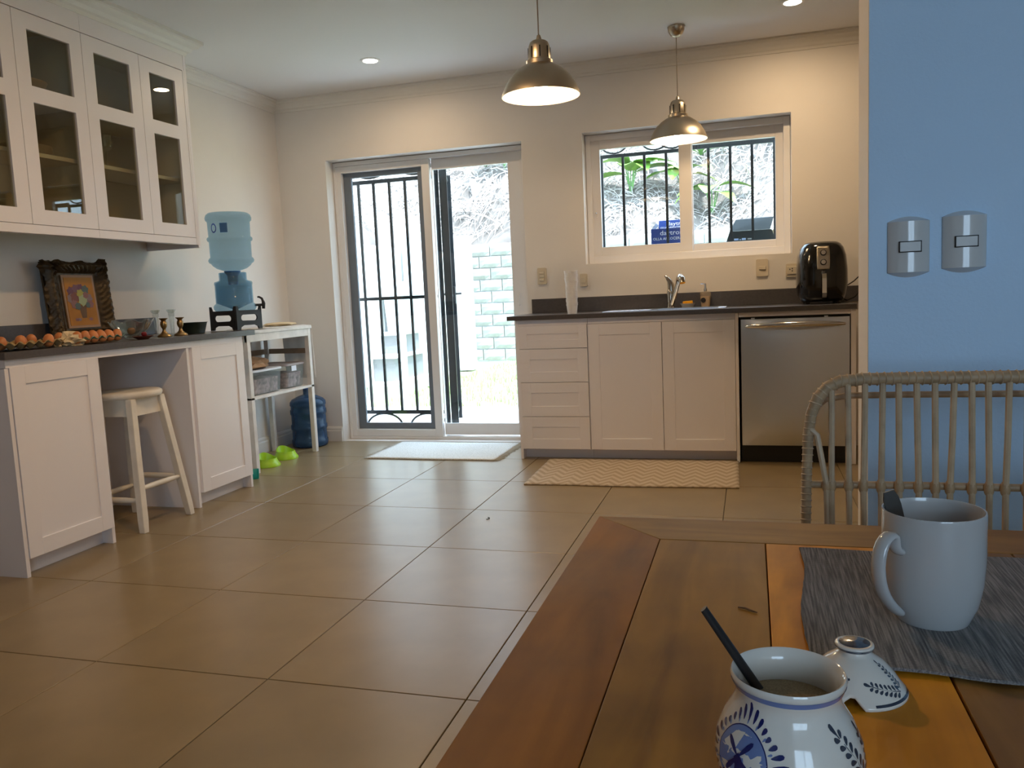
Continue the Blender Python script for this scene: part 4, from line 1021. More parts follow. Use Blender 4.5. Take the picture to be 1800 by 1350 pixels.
# ------------------------------------------------------------------ water dispenser
DXc, DYc, DZc = -2.965, 4.235, .9065
dp = thing('water_dispenser', 'blue dispenser crock on a black plastic stand', 'water dispenser', (DXc, DYc, DZc), rz=R(-10))
sw = .205; ph = .122
outer = [(-sw/2,0),(-sw/2+.028,0),(-sw/2+.034,.016),(-.045,.026),(.045,.026),(sw/2-.034,.016),(sw/2-.028,0),(sw/2,0),(sw/2,ph+.018),(sw/2-.012,ph+.018),(sw/2-.022,ph-.008),(-sw/2+.022,ph-.008),(-sw/2+.012,ph+.018),(-sw/2,ph+.018)]
hole = rect(-.066,.050,.066,.088,.0185,6)
pm_ = plate2d(outer, [hole], .008)
for k in range(4):
    a = k*PI/2
    link('stand_panel', pm_ if k == 0 else pm_.copy(), m_blackm, dp, loc=(sw/2*math.sin(a), -sw/2*math.cos(a), 0), rot=(R(90),0,a), bev=.0015)
obj('stand_tray', MB().lathe([(0,.096),(.098,.096),(.098,.104),(0,.104)], 32), m_blackm, dp)
tk = [(.0,.108),(.095,.108),(.112,.114),(.121,.126),(.122,.142),(.116,.152),(.108,.158),(.107,.262),(.110,.276),(.106,.286),(.084,.292),(.079,.298),(.079,.338),(.074,.340),(.072,.336),(.072,.296),(.102,.276),(.103,.16),(.0,.116)]
obj('crock', MB().lathe(tk, 48), m_jug2, dp, smooth=True, ang=60)
obj('crock_water', MB().lathe([(0,.119),(.100,.160),(.100,.262),(0,.262)], 40), m_water, dp, smooth=True)
tv = Vector((math.cos(R(45)), math.sin(R(45)), 0))
c0 = tv*.112
obj('tap_stem', MB().tube([c0+Vector((0,0,.142)), c0+tv*.050+Vector((0,0,.142))], .008, 10), m_blackm, dp, smooth=True)
obj('tap_body', MB().tube([c0+tv*.050+Vector((0,0,.118)), c0+tv*.052+Vector((0,0,.150)), c0+tv*.050+Vector((0,0,.165))], [.009,.011,.008], 10), m_blackm, dp, smooth=True)
obj('tap_lever', MB().tube([c0+tv*.050+Vector((0,0,.160)), c0+tv*.044+Vector((0,0,.180)), c0+tv*.028+Vector((0,0,.190)), c0+tv*.018+Vector((0,0,.189))], [.008,.007,.006,.005], 8), m_blackm, dp, smooth=True)
# inverted bottle
ib = thing('water_bottle', 'large pale blue bottle upside down on the dispenser', 'water bottle', (DXc, DYc, DZc), rz=R(0))
H0 = .342
r_ = .130
bpf = [(.030,-.058),(.030,.0),(.045,.008),(.085,.022),(.108,.040),(.116,.052),(.126,.058),(.131,.070),(.126,.082),(.118,.090),(.119,.182),(.127,.188),(.130,.197),(.127,.206),(.119,.212),(.121,.300),(.130,.308),(.132,.322),(.126,.340),(.112,.351),(.06,.353),(0,.346)]
bpf = [(a, H0+b*.985) for a, b in bpf]
obj('bottle_body', MB().lathe(bpf, 56), m_jug2, ib, smooth=True, ang=60)
obj('neck_plug', MB().lathe([(.027,H0-.075),(.029,H0-.07),(.030,H0-.02),(.048,H0+.002),(.048,H0+.006),(.0,H0+.008)], 28), M('blue_plug', (.03,.14,.40), .3), ib, smooth=True)
mb = MB(); bo_ = [(a, b) for a, b in bpf[9:17]]; bl = [0]
for a, b in zip(bo_, bo_[1:]): bl.append(bl[-1]+math.hypot(b[0]-a[0], b[1]-a[1]))
pa = math.atan2(-DYc, -DXc)                      # towards the room
bo2 = [(a, b) for a, b in bpf[15:17]]
def bdec(pts, mi, dth): decal(mb, bpf[13:17], [0,.008*.985,.008*.985+.0837*.985,.0921*.985+.009], pa+dth, .050, pts, mi, .0008, .122)
for k in range(6): bdec([(-.022+k*.0073,-.026),(-.022+(k+1)*.0073,-.026),(-.022+(k+1)*.0073,.026),(-.022+k*.0073,.026)], 0, -.25)
n_ = 20
for k in range(n_):
    a0_, a1_ = 2*PI*k/n_, 2*PI*(k+1)/n_
    q = [(.020*math.cos(a0_),.026*math.sin(a0_)),(.020*math.cos(a1_),.026*math.sin(a1_)),(.014*math.cos(a1_),.019*math.sin(a1_)),(.014*math.cos(a0_),.019*math.sin(a0_))]
    bdec(q, 1, -.78)
po = obj('printed_mark', mb, [M('print_blue_square', (.05,.16,.36), .4), M('print_blue_ring', (.02,.05,.28), .4)], ib, smooth=True); po['label'] = 'blue printed square and ring'

# ------------------------------------------------------------------ things on the side worktop
ZT = .9063
# leaning picture in a carved frame
pf_ = thing('framed_painting', 'dark carved frame around an orange flower painting leaning on wall', 'picture', (-3.283, 3.392, ZT+.002))
pf_.rotation_euler = (R(0), R(-5), 0)            # leans back on the wall
fw_, fh_ = .418, .400; iw, ih = .205, .268
def frame_ring(u, v):
    # u round the perimeter (0..1), v across the moulding, 0 outer .. 1 inner; local y = width, z = height, x = proud
    per = u*4; s_ = int(per) % 4; t = per-int(per)
    ow, oh = fw_/2, fh_/2; cz = fh_/2+.0; iz = cz-.004
    oc = [(-ow,0),(ow,0),(ow,fh_),(-ow,fh_)]; ic = [(-iw/2,iz-ih/2),(iw/2,iz-ih/2),(iw/2,iz+ih/2),(-iw/2,iz+ih/2)]
    a, b = oc[s_], oc[(s_+1) % 4]; c, d = ic[s_], ic[(s_+1) % 4]
    po_ = (a[0]+(b[0]-a[0])*t, a[1]+(b[1]-a[1])*t); pi_ = (c[0]+(d[0]-c[0])*t, c[1]+(d[1]-c[1])*t)
    wob = (.010*math.sin(t*PI*6)*(.4+.6*abs(math.cos(t*PI)))+.010*(abs(2*t-1) > .72)) if v < .01 and s_ != 0 else 0
    y = po_[0]+(pi_[0]-po_[0])*v; z = po_[1]+(pi_[1]-po_[1])*v
    y += wob*(1 if s_ == 1 else -1 if s_ == 3 else 0); z += wob*(1 if s_ == 2 else 0)
    prf = .018+.020*math.sin(PI*min(1, v*1.25))+.010*math.exp(-((v-.30)/.12)**2)-.012*max(0, v-.75)*4
    cor = math.exp(-((abs(2*t-1)-1)/.22)**2)
    prf += .010*cor*math.sin(v*9+t*60)*(v < .8)+.004*math.sin(t*70+v*20)*(v < .7)
    return (prf, y, z)
mb = MB().grid(lambda u, v: frame_ring(u, v), 160, 16)
mb.prism([(-fw_/2+.004,.004),(fw_/2-.004,.004),(fw_/2-.004,fh_-.004),(-fw_/2+.004,fh_-.004)], 'x', .0, .012)
obj('carved_frame', mb, m_carved, pf_, smooth=True, ang=50)
mb = MB(); iz = fh_/2-.004
obj('slip', MB().box(.010,-iw/2,iz-ih/2,.019,iw/2,iz+ih/2), M('gilt_slip', (.40,.22,.10), .5), pf_)
cv = obj('canvas', MB().box(.010,-iw/2+.012,iz-ih/2+.012,.0205,iw/2-.012,iz+ih/2-.012), M('orange_canvas', (.46,.185,.008), .6, var=.15, vs=12), pf_)
pal = [(.16,.06,.10),(.22,.08,.06),(.30,.14,.13),(.10,.14,.13),(.42,.38,.08),(.40,.46,.25),(.20,.10,.14),(.28,.20,.20)]
pmats = [M('flower_paint', c, .6) for c in pal]+[M('vase_paint', (.17,.09,.035), .6)]
mb = MB()
def flat(pts, mi, off): mb.add([(off, p[0], p[1]) for p in pts], [tuple(range(len(pts)))], mi)
cz = iz-.010
flat([(-.010,cz-.075),(.020,cz-.075),(.028,cz-.010),(-.022,cz-.010)], 8, .0208)
fl = [(-.045,.05,.020,0),(-.020,.062,.018,6),(.005,.066,.016,0),(.028,.058,.018,3),(-.050,.020,.020,7),(-.030,.025,.022,1),(-.038,-.004,.018,2),(.040,.020,.020,7),(.046,-.004,.016,2),(.000,.040,.019,4),(.008,.012,.023,5),(.026,.034,.014,2),(-.022,-.012,.015,3),(.030,-.008,.012,3)]
for k, (a, b, r_, c) in enumerate([(q[0]*1.25, q[1]*1.2, q[2]*1.22, q[3]) for q in fl]):
    flat([(a+r_*(1+.16*math.sin(i*4.2+k))*math.cos(2*PI*i/18), cz+b+r_*(1+.16*math.sin(i*4.2+k))*math.sin(2*PI*i/18)) for i in range(18)], c, .0210+.00012*k)
for a, c in ((-.045,2),(-.030,7),(.044,2)): flat([(a+.013*math.cos(2*PI*i/12), cz-.082+.008*math.sin(2*PI*i/12)) for i in range(12)], c, .0212)
obj('painted_bouquet', mb, pmats, cv)
# egg trays: each egg is its own thing
def egg_tray(label, x0, y0, nx, ny, sp, mat, z):
    def fn(u, v):
        x = x0+u*nx*sp; y = y0+v*ny*sp
        a = math.sin(PI*(u*nx))**2*math.sin(PI*(v*ny))**2
        b = math.cos(PI*(u*nx))**2*math.cos(PI*(v*ny))**2
        return (x, y, z+.022-.018*a+.012*b)
    return tag(obj('egg_tray', MB().grid(fn, nx*8, ny*8), mat, smooth=True, ang=80, solid=.002), label, 'egg tray', 'egg trays on the side worktop')
SPc = .046
egg_tray('tan cardboard egg tray nearest the photograph edge', -3.060, 2.500, 6, 6, SPc, m_pulp, ZT+.002)
egg_tray('glossy green egg tray in front of the painting', -3.020, 2.835, 5, 6, .047, m_greenpl, ZT+.002)
em = MB().lathe([(0,-.0260),(.009,-.0245),(.0165,-.0185),(.0208,-.0085),(.0215,.001),(.0195,.0125),(.0150,.0215),(.0080,.0272),(0,.0290)], 20).mesh('egg')
em.materials.append(m_egg); em.polygons.foreach_set('use_smooth', [True]*len(em.polygons))
ORD = ['first','second','third','fourth','fifth','sixth','seventh','eighth','ninth','tenth','eleventh','twelfth','thirteenth','fourteenth','fifteenth','sixteenth','seventeenth']
def egg(i, j, x0, y0, sp, label, group):
    k = i*7+j
    o = link('egg', em, None, loc=(x0+(i+.5)*sp, y0+(j+.5)*sp, ZT+.031), rot=(.25*math.sin(k*2.1), .25*math.cos(k*1.3), k))
    tag(o, label, 'egg', group)
for n_, (i, j) in enumerate(((4,0),(4,2),(3,3),(5,4),(2,5))):
    egg(i, j, -3.060, 2.500, SPc, '%s brown egg from the picture edge in the tan tray' % ORD[n_], 'eggs in the tan tray')
for rw, i in (('front',4),('middle',3),('back',2)):
    for j in range(6): egg(i, j, -3.020, 2.835, .047, '%s brown egg from the left in the %s row of green tray' % (ORD[j], rw), 'eggs in the green tray')
crumple('crumpled_paper', .045, .060, .030, 5, m_paper, (-2.835, 2.845, ZT+.001), 'crumpled cream paper between the two egg trays', 'paper', amp=.9)
# cut glass bowl with scalloped rim
def bowl_fn(u, v):
    a = 2*PI*u; prf = [(.030,0),(.034,.012),(.050,.020),(.078,.045),(.098,.078),(.103,.086)]
    i = v*(len(prf)-1); k = int(min(len(prf)-2, i)); t = i-k
    r_ = prf[k][0]*(1-t)+prf[k+1][0]*t; z = prf[k][1]*(1-t)+prf[k+1][1]*t
    r_ *= 1+.05*v*math.cos(8*a); z += .008*v*v*math.cos(8*a)
    return (r_*math.cos(a), r_*math.sin(a), z)
o = obj('glass_bowl', MB().grid(bowl_fn, 96, 15), m_crystal, loc=(-2.93, 3.325, ZT+.003), smooth=True, ang=80, solid=.003)
tag(o, 'clear scalloped glass bowl beside the green egg tray', 'bowl')
o = obj('glass_bowl_fruit', MB().lathe([(0,-.018),(.012,-.014),(.019,-.003),(.018,.008),(.010,.016),(0,.017)], 16), M('tan_fruit', (.36,.18,.07), .5), loc=(-2.935, 3.33, ZT+.040), smooth=True)
o.name = 'walnut'; tag(o, 'brown nut lying inside the clear glass bowl', 'nut')
# small red fruit on a leaf-shaped dish
o = obj('leaf_dish', MB().loft([(0,0,0,.020,.028,2),(.003,0,0,.024,.034,2),(.014,0,0,.038,.056,2),(.016,0,0,.040,.058,2),(.012,0,0,.034,.050,2),(.005,0,0,.018,.026,2)], 28), M('rust_dish', (.13,.035,.02), .35), loc=(-2.822, 3.275, ZT), smooth=True)
tag(o, 'small rust-red dish in front of the glass bowl', 'dish')
o = obj('strawberry', MB().lathe([(0,-.014),(.008,-.009),(.013,.001),(.012,.010),(.005,.014),(0,.014)], 16), M('red_berry', (.22,.012,.015), .4), loc=(-2.822, 3.285, ZT+.022), smooth=True)
tag(o, 'dark red berry lying on the rust-red dish', 'berry')
# candlesticks
cg = MB().lathe([(.028,0),(.027,.006),(.012,.010),(.009,.016),(.0105,.050),(.0125,.095),(.0125,.100),(.018,.104),(.014,.108),(.018,.113),(.014,.118),(.018,.124),(.024,.134),(.024,.138),(.019,.138),(.010,.118),(0,.116)], 24).mesh('crystal_candlestick')
for k, (x, y, lab) in enumerate(((-3.02, 3.612, 'clear crystal candlestick nearer the glass bowl'), (-3.02, 3.735, 'clear crystal candlestick nearer the dark green dish'))):
    o = link('crystal_candlestick', cg, m_crystal if k == 0 else None, loc=(x, y, ZT), smooth=(k == 0)); tag(o, lab, 'candlestick', 'crystal candlesticks')
bc = MB().lathe([(.034,0),(.035,.004),(.031,.010),(.020,.016),(.012,.024),(.008,.034),(.008,.040),(.014,.050),(.0165,.062),(.0155,.074),(.011,.080),(.013,.086),(.021,.092),(.022,.095),(.012,.095),(.010,.080),(0,.079)], 28).mesh('brass_candlestick')
for k, (x, y, lab) in enumerate(((-2.875, 3.492, 'short brass candlestick nearer the glass bowl'), (-2.865, 3.605, 'short brass candlestick touching the dark green dish'))):
    o = link('brass_candlestick', bc, m_brass if k == 0 else None, loc=(x, y, ZT), smooth=(k == 0)); tag(o, lab, 'candlestick', 'brass candlesticks')
o = obj('green_dish', MB().loft([(0,0,0,.046,.046,3),(.002,0,0,.050,.050,3),(.058,0,0,.062,.062,3.4),(.062,0,0,.066,.066,3.4),(.060,0,0,.060,.060,3.4),(.006,0,0,.046,.046,3)], 40), M('dark_green_glaze', (.020,.032,.022), .35), loc=(-2.935, 3.80, ZT), smooth=True)
tag(o, 'dark green square dish behind the brass candlesticks', 'dish')

# ------------------------------------------------------------------ things on the floor
def pet_bowl(x, y, rz, label):
    n_ = 40; vs = []
    rings = [(.082,.0),(.083,.010),(.070,.028),(.064,.040),(.062,.052),(.058,.052),(.052,.030),(.046,.014),(0.0001,.012)]
    for (r_, z) in rings:
        for j in range(n_):
            a = 2*PI*j/n_; lift = .030*max(0, math.cos(a))**2*(z/.052) if z > .02 else 0
            vs.append((r_*math.cos(a), r_*math.sin(a), z+lift))
    fs = [(i*n_+j, i*n_+(j+1) % n_, (i+1)*n_+(j+1) % n_, (i+1)*n_+j) for i in range(len(rings)-1) for j in range(n_)]
    o = obj('pet_bowl', MB().add(vs, fs), m_lime, loc=(x, y, .0005), rot=(0,0,rz), smooth=True, ang=60)
    return tag(o, label, 'pet bowl', 'lime pet bowls under the shelf')
pet_bowl(-3.045, 4.560, R(150), 'lime green pet bowl nearest the white cabinet')
pet_bowl(-3.060, 4.805, R(150), 'lime green pet bowl nearer the blue water jug')
o = obj('teal_scoop', MB().loft([(0,0,0,.030,.010,4),(.012,0,0,.032,.012,4),(.060,0,0,.034,.006,4),(.062,0,0,.030,.004,4)], 20), m_teal, loc=(-2.905, 4.195, .0005), rot=(0,0,R(40)), smooth=True)
tag(o, 'teal plastic scoop peeking out behind the cabinet foot', 'scoop')
# door rug with fringe
def rug_mat(name, c0, c1, kind):
    m = bpy.data.materials.new(name); m.use_nodes = True; nt = m.node_tree; b = nt.nodes['Principled BSDF']
    tc = N(nt, 'ShaderNodeTexCoord'); sx = N(nt, 'ShaderNodeSeparateXYZ'); nt.links.new(tc.outputs['Object'], sx.inputs[0])
    n1 = N(nt, 'ShaderNodeTexNoise'); n1.inputs['Scale'].default_value = 130; nt.links.new(tc.outputs['Object'], n1.inputs['Vector'])
    if kind == 'zigzag':
        tri = math_node(nt, 'PINGPONG', sx.outputs[0], .056)
        y = math_node(nt, 'ADD', math_node(nt, 'MULTIPLY', tri, 1.6), sx.outputs[1])
        y = math_node(nt, 'ADD', y, math_node(nt, 'MULTIPLY', n1.outputs[0], .010))
        f = math_node(nt, 'PINGPONG', y, .042); f = math_node(nt, 'MULTIPLY', f, 23.8)
    else:
        f = math_node(nt, 'MULTIPLY', n1.outputs[0], 1.0)
    c = N(nt, 'ShaderNodeValToRGB'); c.color_ramp.elements[0].position = .40; c.color_ramp.elements[1].position = .60
    c.color_ramp.elements[0].color = (*c0, 1); c.color_ramp.elements[1].color = (*c1, 1)
    nt.links.new(f, c.inputs[0]); nt.links.new(c.outputs[0], b.inputs['Base Color']); b.inputs['Roughness'].default_value = .95
    bp = N(nt, 'ShaderNodeBump'); bp.inputs['Strength'].default_value = .5; bp.inputs['Distance'].default_value = .003
    nt.links.new(n1.outputs[0], bp.inputs['Height']); nt.links.new(bp.outputs[0], b.inputs['Normal'])
    return m
def rug_fn(w, d, amp, t):
    def fn(u, v):
        x = (u-.5)*w; y = (v-.5)*d
        return (x, y+amp*math.sin(u*9)*(.5 if 0 < v < 1 else 1), t+.0025*math.sin(u*23+v*5)*max(0, math.sin(v*PI*1.0))*.4)
    return fn
rg = thing('door_rug', 'pale fringed cotton rug in front of the garden door', 'rug', (-2.015, 5.105, .0005), rz=R(-.6))
obj('weave', MB().grid(rug_fn(.89, .565, .004, .009), 40, 20), rug_mat('pale_rug', (.66,.67,.62), (.88,.88,.84), 'plain'), rg, solid=.008, smooth=True)
mb = MB()
for sgn in (-1, 1):
    for k in range(46):
        y = -.28+.56*k/45; x0 = sgn*.443; l = .030+.025*h1(k, sgn+2)
        mb.tube([(x0, y, .006), (x0+sgn*l*.5, y+.010*(h1(k,3+sgn)-.5), .004), (x0+sgn*l, y+.028*(h1(k,7+sgn)-.5), .0025)], [.0028,.0026,.0012], 5)
fo = obj('fringe', mb, M('rug_fringe', (.55,.53,.46), .95), rg); fo['kind'] = 'stuff'
kr = obj('kitchen_rug', MB().grid(rug_fn(1.140, .672, .006, .008), 48, 20), rug_mat('zigzag_rug', (.42,.335,.235), (.56,.47,.36), 'zigzag'), loc=(-.645, 4.556, .0005), rot=(0,0,R(1.2)), solid=.0075, smooth=True)
tag(kr, 'beige zigzag rug in front of the sink cabinet', 'rug')
o = obj('floor_fluff', MB().tube([(0,0,.002),(.01,.012,.003),(.006,.028,.002),(-.004,.034,.002)], .0016, 5), m_dark, loc=(-1.20, 3.52, 0))
tag(o, 'tiny dark curl of fluff on the open floor tiles', 'fluff')

# ------------------------------------------------------------------ cartons outside the window
led = obj('window_ledge', MB().box(-1.15, YB+.201, 1.175, .42, 6.20, 1.225), m_conc); tag(led, kind='structure')
bx = thing('appliance_carton', 'blue rice-cooker carton with open flap outside the window', 'carton', (-.670, 5.87, 1.2255))
cw, cd_, chh = .285, .22, .2295
mb = MB(); mb.box(0,0,0,cw,.004,chh).box(0,cd_-.004,0,cw,cd_,chh).box(0,.004,0,.004,cd_-.004,chh).box(cw-.004,.004,0,cw,cd_-.004,chh).box(.004,.004,0,cw-.004,cd_-.004,.004)
obj('carton_body', mb, m_bluebox, bx)
fa = obj('flap', MB().box(0,0,0,cw-.035,.003,.125), m_bluebox, bx, loc=(.030, cd_-.02, chh-.045), rot=(R(-18),0,0))
obj('side_flap', MB().box(-.003,0,0,.0,cd_-.03,.05), M('white_card', (.75,.78,.80), .8), bx, loc=(.004,.01,chh), rot=(0,R(38),0))
def letters(par, body, size, loc, rot, mat=m_white_ink, sx=1):
    o = link('lettering', text_mesh(body, size), mat, par, loc=loc, rot=rot); o.scale = (sx,1,1); return o
letters(bx, 'daytron', .046, (.060,-.0008,.184), (R(90),0,0), sx=1.12)
letters(bx, 'OLLA ARROCERA AUTO', .026, (.012,-.0008,.150), (R(90),0,0), sx=.98)
letters(fa, 'daytron', .040, (.058,-.0008,.084), (R(90),0,0), sx=1.2)
letters(fa, 'OLLA ARROCERA AUTO', .020, (.012,-.0008,.062), (R(90),0,0), sx=1.0)
bk = thing('black_carton', 'black carton with raised lid outside the window', 'carton', (-.195, 5.88, 1.2255))
vs = [(0,0,0),(.40,0,0),(.37,.21,0),(.03,.21,0),(.060,0,.180),(.335,0,.180),(.335,.20,.180),(.060,.20,.180)]
obj('carton_body', MB().add(vs, [(3,2,1,0),(0,1,5,4),(1,2,6,5),(2,3,7,6),(3,0,4,7),(4,5,6,7)]), m_blkbox, bk)
obj('lid_flap', MB().add([(.060,0,.1805),(.325,0,.1805),(.352,.07,.268),(.100,.07,.262),(.060,.004,.1825),(.325,.004,.1825),(.352,.074,.270),(.100,.074,.264)],
    [(0,1,2,3),(7,6,5,4),(0,4,5,1),(1,5,6,2),(2,6,7,3),(3,7,4,0)]), m_blkbox, bk)
obj('bare_side', MB().add([(.338,-.002,.172),(.402,-.002,.02),(.402,-.002,.215),(.338,.006,.172),(.402,.006,.02),(.402,.006,.215)], [(0,1,2),(5,4,3),(0,3,4,1),(1,4,5,2),(2,5,3,0)]), m_card, bk)
for (a, b, c) in ((.088,.118,.012),(.124,.134,.006),(.140,.166,.012)):
    obj('printed_mark', MB().box(a, -.0012, .118, b, .001, .118+c), M('pale_blue_ink', (.35,.50,.80), .5), bk)
o = link('printed_mark', text_mesh('Brosler', .018) if False else MB().box(.178,-.0012,.119,.214,.001,.128).mesh('printed_mark'), M('grey_ink', (.30,.33,.35), .5), bk)
crumple('plastic_bag', .07, .06, .10, 12, M('grey_green_plastic', (.30,.40,.38), .3), (.170, 6.05, 1.226), 'grey-green plastic bag behind the black carton', 'bag', amp=.5)

# ------------------------------------------------------------------ garden beyond the door
ZG = -.08
def ground_fn(u, v):
    return (-30+60*u, 5.66+26*v, ZG-.02)
tag(obj('lawn', MB().grid(ground_fn, 4, 4), m_lawn), kind='structure')
tag(obj('terrace', MB().box(-30, -34, -.30, 30, 5.65, ZG-.02), M('terrace_paving', (.30,.29,.28), .9, var=.1, vs=2)), kind='structure')
tag(obj('patio', MB().box(-6.5, YB+.201, -.30, 3.5, 7.70, ZG+.015), m_conc), kind='structure')
mb = MB()
for k in range(9000):
    x = -4.0+5.0*rnd.random(); y = 7.78+5.5*rnd.random(); hh = .035+.05*rnd.random(); a = rnd.random()*PI; dx, dy = .006*math.cos(a), .006*math.sin(a); lx_, ly_ = .03*(rnd.random()-.5), .03*(rnd.random()-.5)
    mb.add([(x-dx,y-dy,ZG-.02),(x+dx,y+dy,ZG-.02),(x+lx_,y+ly_,ZG+hh)], [(0,1,2)])
o = obj('lawn_grass', mb, m_blade); tag(o, 'short bright green lawn between patio and block wall', 'grass', kind='stuff')
# retaining wall of split-face blocks
bwall = struct('wall_garden', 'pale split-face block retaining wall beyond the lawn')
obj('mortar', MB().box(-5.30, 13.52, ZG-.05, 3.2, 13.80, 1.93), m_plantwhite, bwall)
bcache = []
for k in range(5):
    w, h, d = .385, .185, .06
    bm_ = MB(); nx_, nz_ = 4, 3
    def bf(u, v, k=k):
        e = (abs(2*u-1) > .99) or (abs(2*v-1) > .99)
        return (-w/2+w*u, (-d+.012*h1(u*7+k, v*5+k)) if not e else -d+.022, -h/2+h*v)
    bm_.grid(bf, nx_, nz_)
    nn_ = nz_+1; ee = [i*nn_ for i in range(nx_+1)]+[nx_*nn_+j for j in range(1, nn_)]+[i*nn_+nz_ for i in range(nx_-1, -1, -1)]+[j for j in range(nz_-1, 0, -1)]
    b0 = len(bm_.v)
    for q in ee: x, y, z = bm_.v[q]; bm_.v.append((x, .0, z))
    for t in range(len(ee)): bm_.f.append((ee[t], b0+t, b0+(t+1) % len(ee), ee[(t+1) % len(ee)])); bm_.m.append(0)
    me = bm_.mesh('block'); me.materials.append(m_block); bcache.append(me)
for row in range(10):
    n_c = 22
    for c in range(n_c):
        x = -5.30+.2+.40*c+(.2 if row % 2 else 0)
        if x > 3.0: continue
        link('block', bcache[(row*3+c*7) % 5], None, bwall, loc=(x, 13.52, ZG+.10+.20*row))
# side garden wall, posts, steps
tag(obj('wall_side_garden', MB().box(-4.50, 7.2, ZG-.05, -4.30, 11.70, 1.70), m_plantwhite), kind='structure')
o = thing('garden_gate_posts', 'white gate post at the end of the side garden wall', 'post', (-4.24, 11.86, ZG)); o.name = 'gate_post'
obj('shaft', MB().box(-.13,-.13,0,.13,.13,1.98), m_plantwhite, o); obj('cap', MB().box(-.15,-.15,1.98,.15,.15,2.04), m_plantwhite, o)
o3 = dup(o, (-4.12, 9.80, ZG), 0, 'white pillar rising from the side garden wall behind the bars')
o = obj('slim_post', MB().box(-.028,-.028,0,.028,.028,.95), m_plantwhite, loc=(-3.33, 7.46, ZG+.015), bev=.004); tag(o, 'slim white post standing at the patio edge', 'post')
stp = thing('garden_steps', 'grey concrete garden steps with white treads by side wall', 'steps', (0,0,0))
for k, (x1, y0, z0, z1) in enumerate(((-3.98,8.55,ZG-.02,.09),(-4.02,8.75,.09,.40),(-4.06,9.00,.40,.66))):
    obj('riser', MB().box(-4.295, y0, z0, x1, 9.6, z1-.04), m_greyconc if k else m_conc, stp)
    obj('tread', MB().box(-4.295, y0-.03, z1-.04, x1+.03, 9.6, z1), m_plantwhite, stp)
o = thing('covered_bin', 'pale covered bin standing on the garden steps', 'bin', (-4.115, 9.25, .6605))
obj('tub', MB().loft([(0,0,0,.14,.20,5),(.45,0,0,.165,.23,5),(.46,0,0,.17,.24,5)], 28), M('pale_bin', (.62,.68,.70), .5), o, smooth=True)
obj('cover', MB().loft([(.43,0,0,.172,.245,4),(.52,0,0,.165,.23,4),(.58,.01,0,.13,.18,3),(.60,.01,0,.06,.08,2)], 28), M('pale_cover', (.70,.73,.75), .6, var=.15, vs=9), o, smooth=True)
# hillside
def hz(x, y):
    t = y-13.75; b = 1.55+1.02*t+.18*math.sin(x*1.1)+.12*math.sin(x*2.7+y*1.3)+.07*math.sin(y*4.1+x*.7)
    return b
def hill_fn(u, v):
    x = -17+24*u; y = 13.72+7.5*v
    return (x, y, hz(x, y) if v > 0 else 1.4)
tag(obj('hill', MB().grid(hill_fn, 60, 26), m_soil, smooth=True), kind='structure')
def hz2(x, y):   # bank on the far side of the side wall
    return 1.45+.95*(-4.6-x)+.15*math.sin(y*1.3)+.1*math.sin(y*3.1+x*2)
def hill2_fn(u, v):
    x = -4.62-6.5*u; y = 7.0+6.9*v
    return (x, y, hz2(x, y) if u > 0 else 1.35)
tag(obj('hill_bank', MB().grid(hill2_fn, 22, 24), m_soil, smooth=True), kind='structure')
mb = MB()
def straw(x, y, z, ln, w, dirx, diry, dz, droop):
    p = Vector((x, y, z)); d = Vector((dirx, diry, dz)).normalized(); s = d.cross(Vector((0,-1,.4))).normalized()*w
    q1 = p+d*ln*.5+Vector((0,0,.05*ln)); q2 = p+d*ln+Vector((0,0,-droop*ln))
    mb.add([p-s, p+s, q1+s, q1-s, q2], [(0,1,2,3),(3,2,4)])
for k in range(11000):
    x = -12+14*rnd.random(); y = 14.25+3.2*rnd.random(); z = hz(x, y)+.02
    a = rnd.gauss(-PI/2, 1.0)
    straw(x, y, z, .14+.50*rnd.random()**2, .004+.008*rnd.random(), .8*math.cos(a), -.25-.35*abs(math.sin(a)), -1.0+1.5*rnd.random(), .30*rnd.random())
o = obj('dry_grass', mb, m_straw); tag(o, 'bleached dry straw covering the slope above the block wall', 'grass', kind='stuff')
mb = MB()
for k in range(3500):
    x = -5.1-3.6*rnd.random(); y = 7.4+6.2*rnd.random(); z = hz2(x, y)+.02; a = rnd.gauss(0, .9)
    straw(x, y, z, .15+.45*rnd.random()**2, .004+.008*rnd.random(), .25+.35*abs(math.cos(a)), .8*math.sin(a), -1.0+1.5*rnd.random(), .30*rnd.random())
o = obj('dry_grass', mb, m_straw); tag(o, 'bleached dry straw on the bank behind the side garden wall', 'grass', kind='stuff')
# big bleached fallen leaves and broad-leaved green plants
def leaf_mesh(ln, w, fold, name, n_=8):
    mb = MB()
    def fn(u, v):
        t = u; ww = w*math.sin(PI*min(1, t*.92+.06))**.8; s = (v-.5)*2
        return (ln*t, ww*s, -fold*ln*t*t+.25*ww*abs(s))
    return mb.grid(fn, n_, 4).mesh(name)
lm_big = leaf_mesh(.62, .17, .45, 'leaf'); lm_big.materials.append(m_leaf)
lm_long = leaf_mesh(.95, .035, .55, 'leaf'); lm_long.materials.append(m_leaf2)
lm_dry = leaf_mesh(1.05, .12, .35, 'leaf'); lm_dry.materials.append(m_dryleaf)
for me in (lm_big, lm_long, lm_dry): me.polygons.foreach_set('use_smooth', [True]*len(me.polygons))
stem_me = MB().tube([(0,0,0),(0,0,.35)], [.014,.009], 6).mesh('stem'); stem_me.materials.append(m_leaf2)
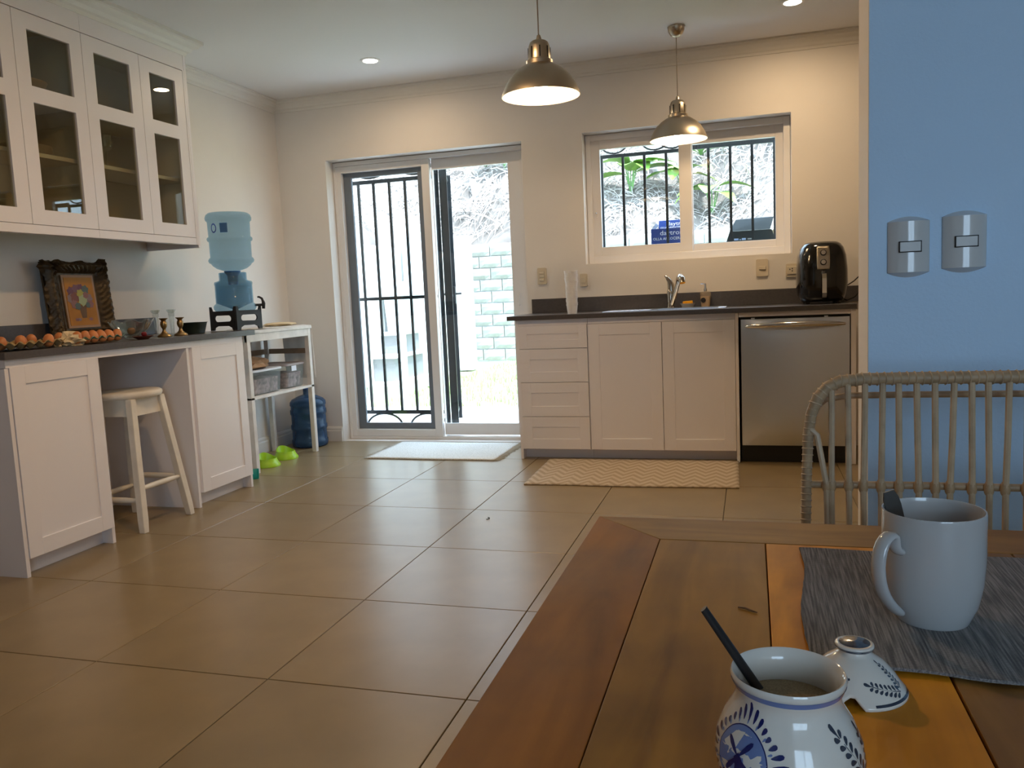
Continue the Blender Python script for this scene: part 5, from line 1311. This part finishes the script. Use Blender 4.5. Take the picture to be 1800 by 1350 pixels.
def plant(name, label, x, y, lm, n_, tilt, sc=1.0, seed=0, stem=True, group=None, zfn=hz):
    t = thing(name, label, 'plant', (x, y, zfn(x, y)-.03), group=group)
    for k in range(n_):
        a = -PI/2+(k-(n_-1)/2)*(2.6/max(1, n_-1))+.5*(h1(k, seed)-.5); tl = tilt+.5*(h1(k, seed+3)-.5)
        hgt = (.30+.25*h1(k, seed+5)) if stem else .03
        if stem:
            so_ = link('stem', stem_me, None, t, rot=(0, .25*math.cos(a), 0)); so_.scale = (1,1,hgt/.35)
        lo_ = link('leaf', lm, None, t, loc=(.25*math.cos(a)*hgt*stem, 0, hgt), rot=(0, -tl, a)); lo_.scale = (sc*(.8+.4*h1(k, seed+9)),)*3
    return t
BG = 'broad-leaved plants on the slope'
plant('taro_plant', 'broad-leaved green plant seen through the left window pane', -2.05, 15.0, lm_big, 7, .25, 1.15, 1, True, BG)
plant('taro_plant', 'broad-leaved green plant beside the window mullion', -1.15, 15.2, lm_big, 6, .1, 1.1, 2, True, BG)
plant('taro_plant', 'broad-leaved green plant low in the right window pane', -.62, 14.7, lm_big, 5, .05, 1.05, 3, True, BG)
plant('taro_plant', 'broad leaf plant at the door glass top corner', -4.50, 15.35, lm_big, 5, .1, .8, 4, True, BG)
LG = 'long-leaved green clumps on the slope'
for k, (x, y, lab) in enumerate(((-4.95,15.55,'spiky green clump above the right door pane'),(-.85,15.75,'long-leaved green clump high left in the right pane'),(-.22,15.7,'long-leaved green clump at the right pane top'),(.38,15.6,'long-leaved green clump in the right pane corner'))):
    plant('grass_clump', lab, x, y, lm_long, 14, .75, .62, k+20, False, LG)
for k, (x, y, lab) in enumerate(((-7.6,15.1,'bleached fallen leaf at the left edge of the barred glass'),(-7.3,15.6,'bleached fallen leaf high behind the second door bar'),(-6.85,15.55,'bleached fallen leaf between the two middle door bars'),(-6.45,15.4,'bleached fallen leaf behind the rightmost door bar'),(-5.15,15.2,'bleached fallen leaf seen through the right door pane'))):
    o = link('fallen_leaf', lm_dry, None, loc=(x, y, hz(x, y)+.16), rot=(.4*(h1(k,2)-.5), .6+.5*h1(k,4), -PI/2+1.6*(h1(k,6)-.5)))
    tag(o, lab, 'leaf', 'bleached leaves on the slope')
o = obj('pale_trunk', MB().tube([(-1.55,15.6,hz(-1.55,15.6)-.2),(-1.62,15.5,3.1),(-1.95,15.4,4.2),(-2.2,15.4,5.2)], [.075,.065,.055,.05], 10), m_dryleaf, smooth=True)
tag(o, 'pale leaning trunk on the slope behind the window', 'tree trunk')
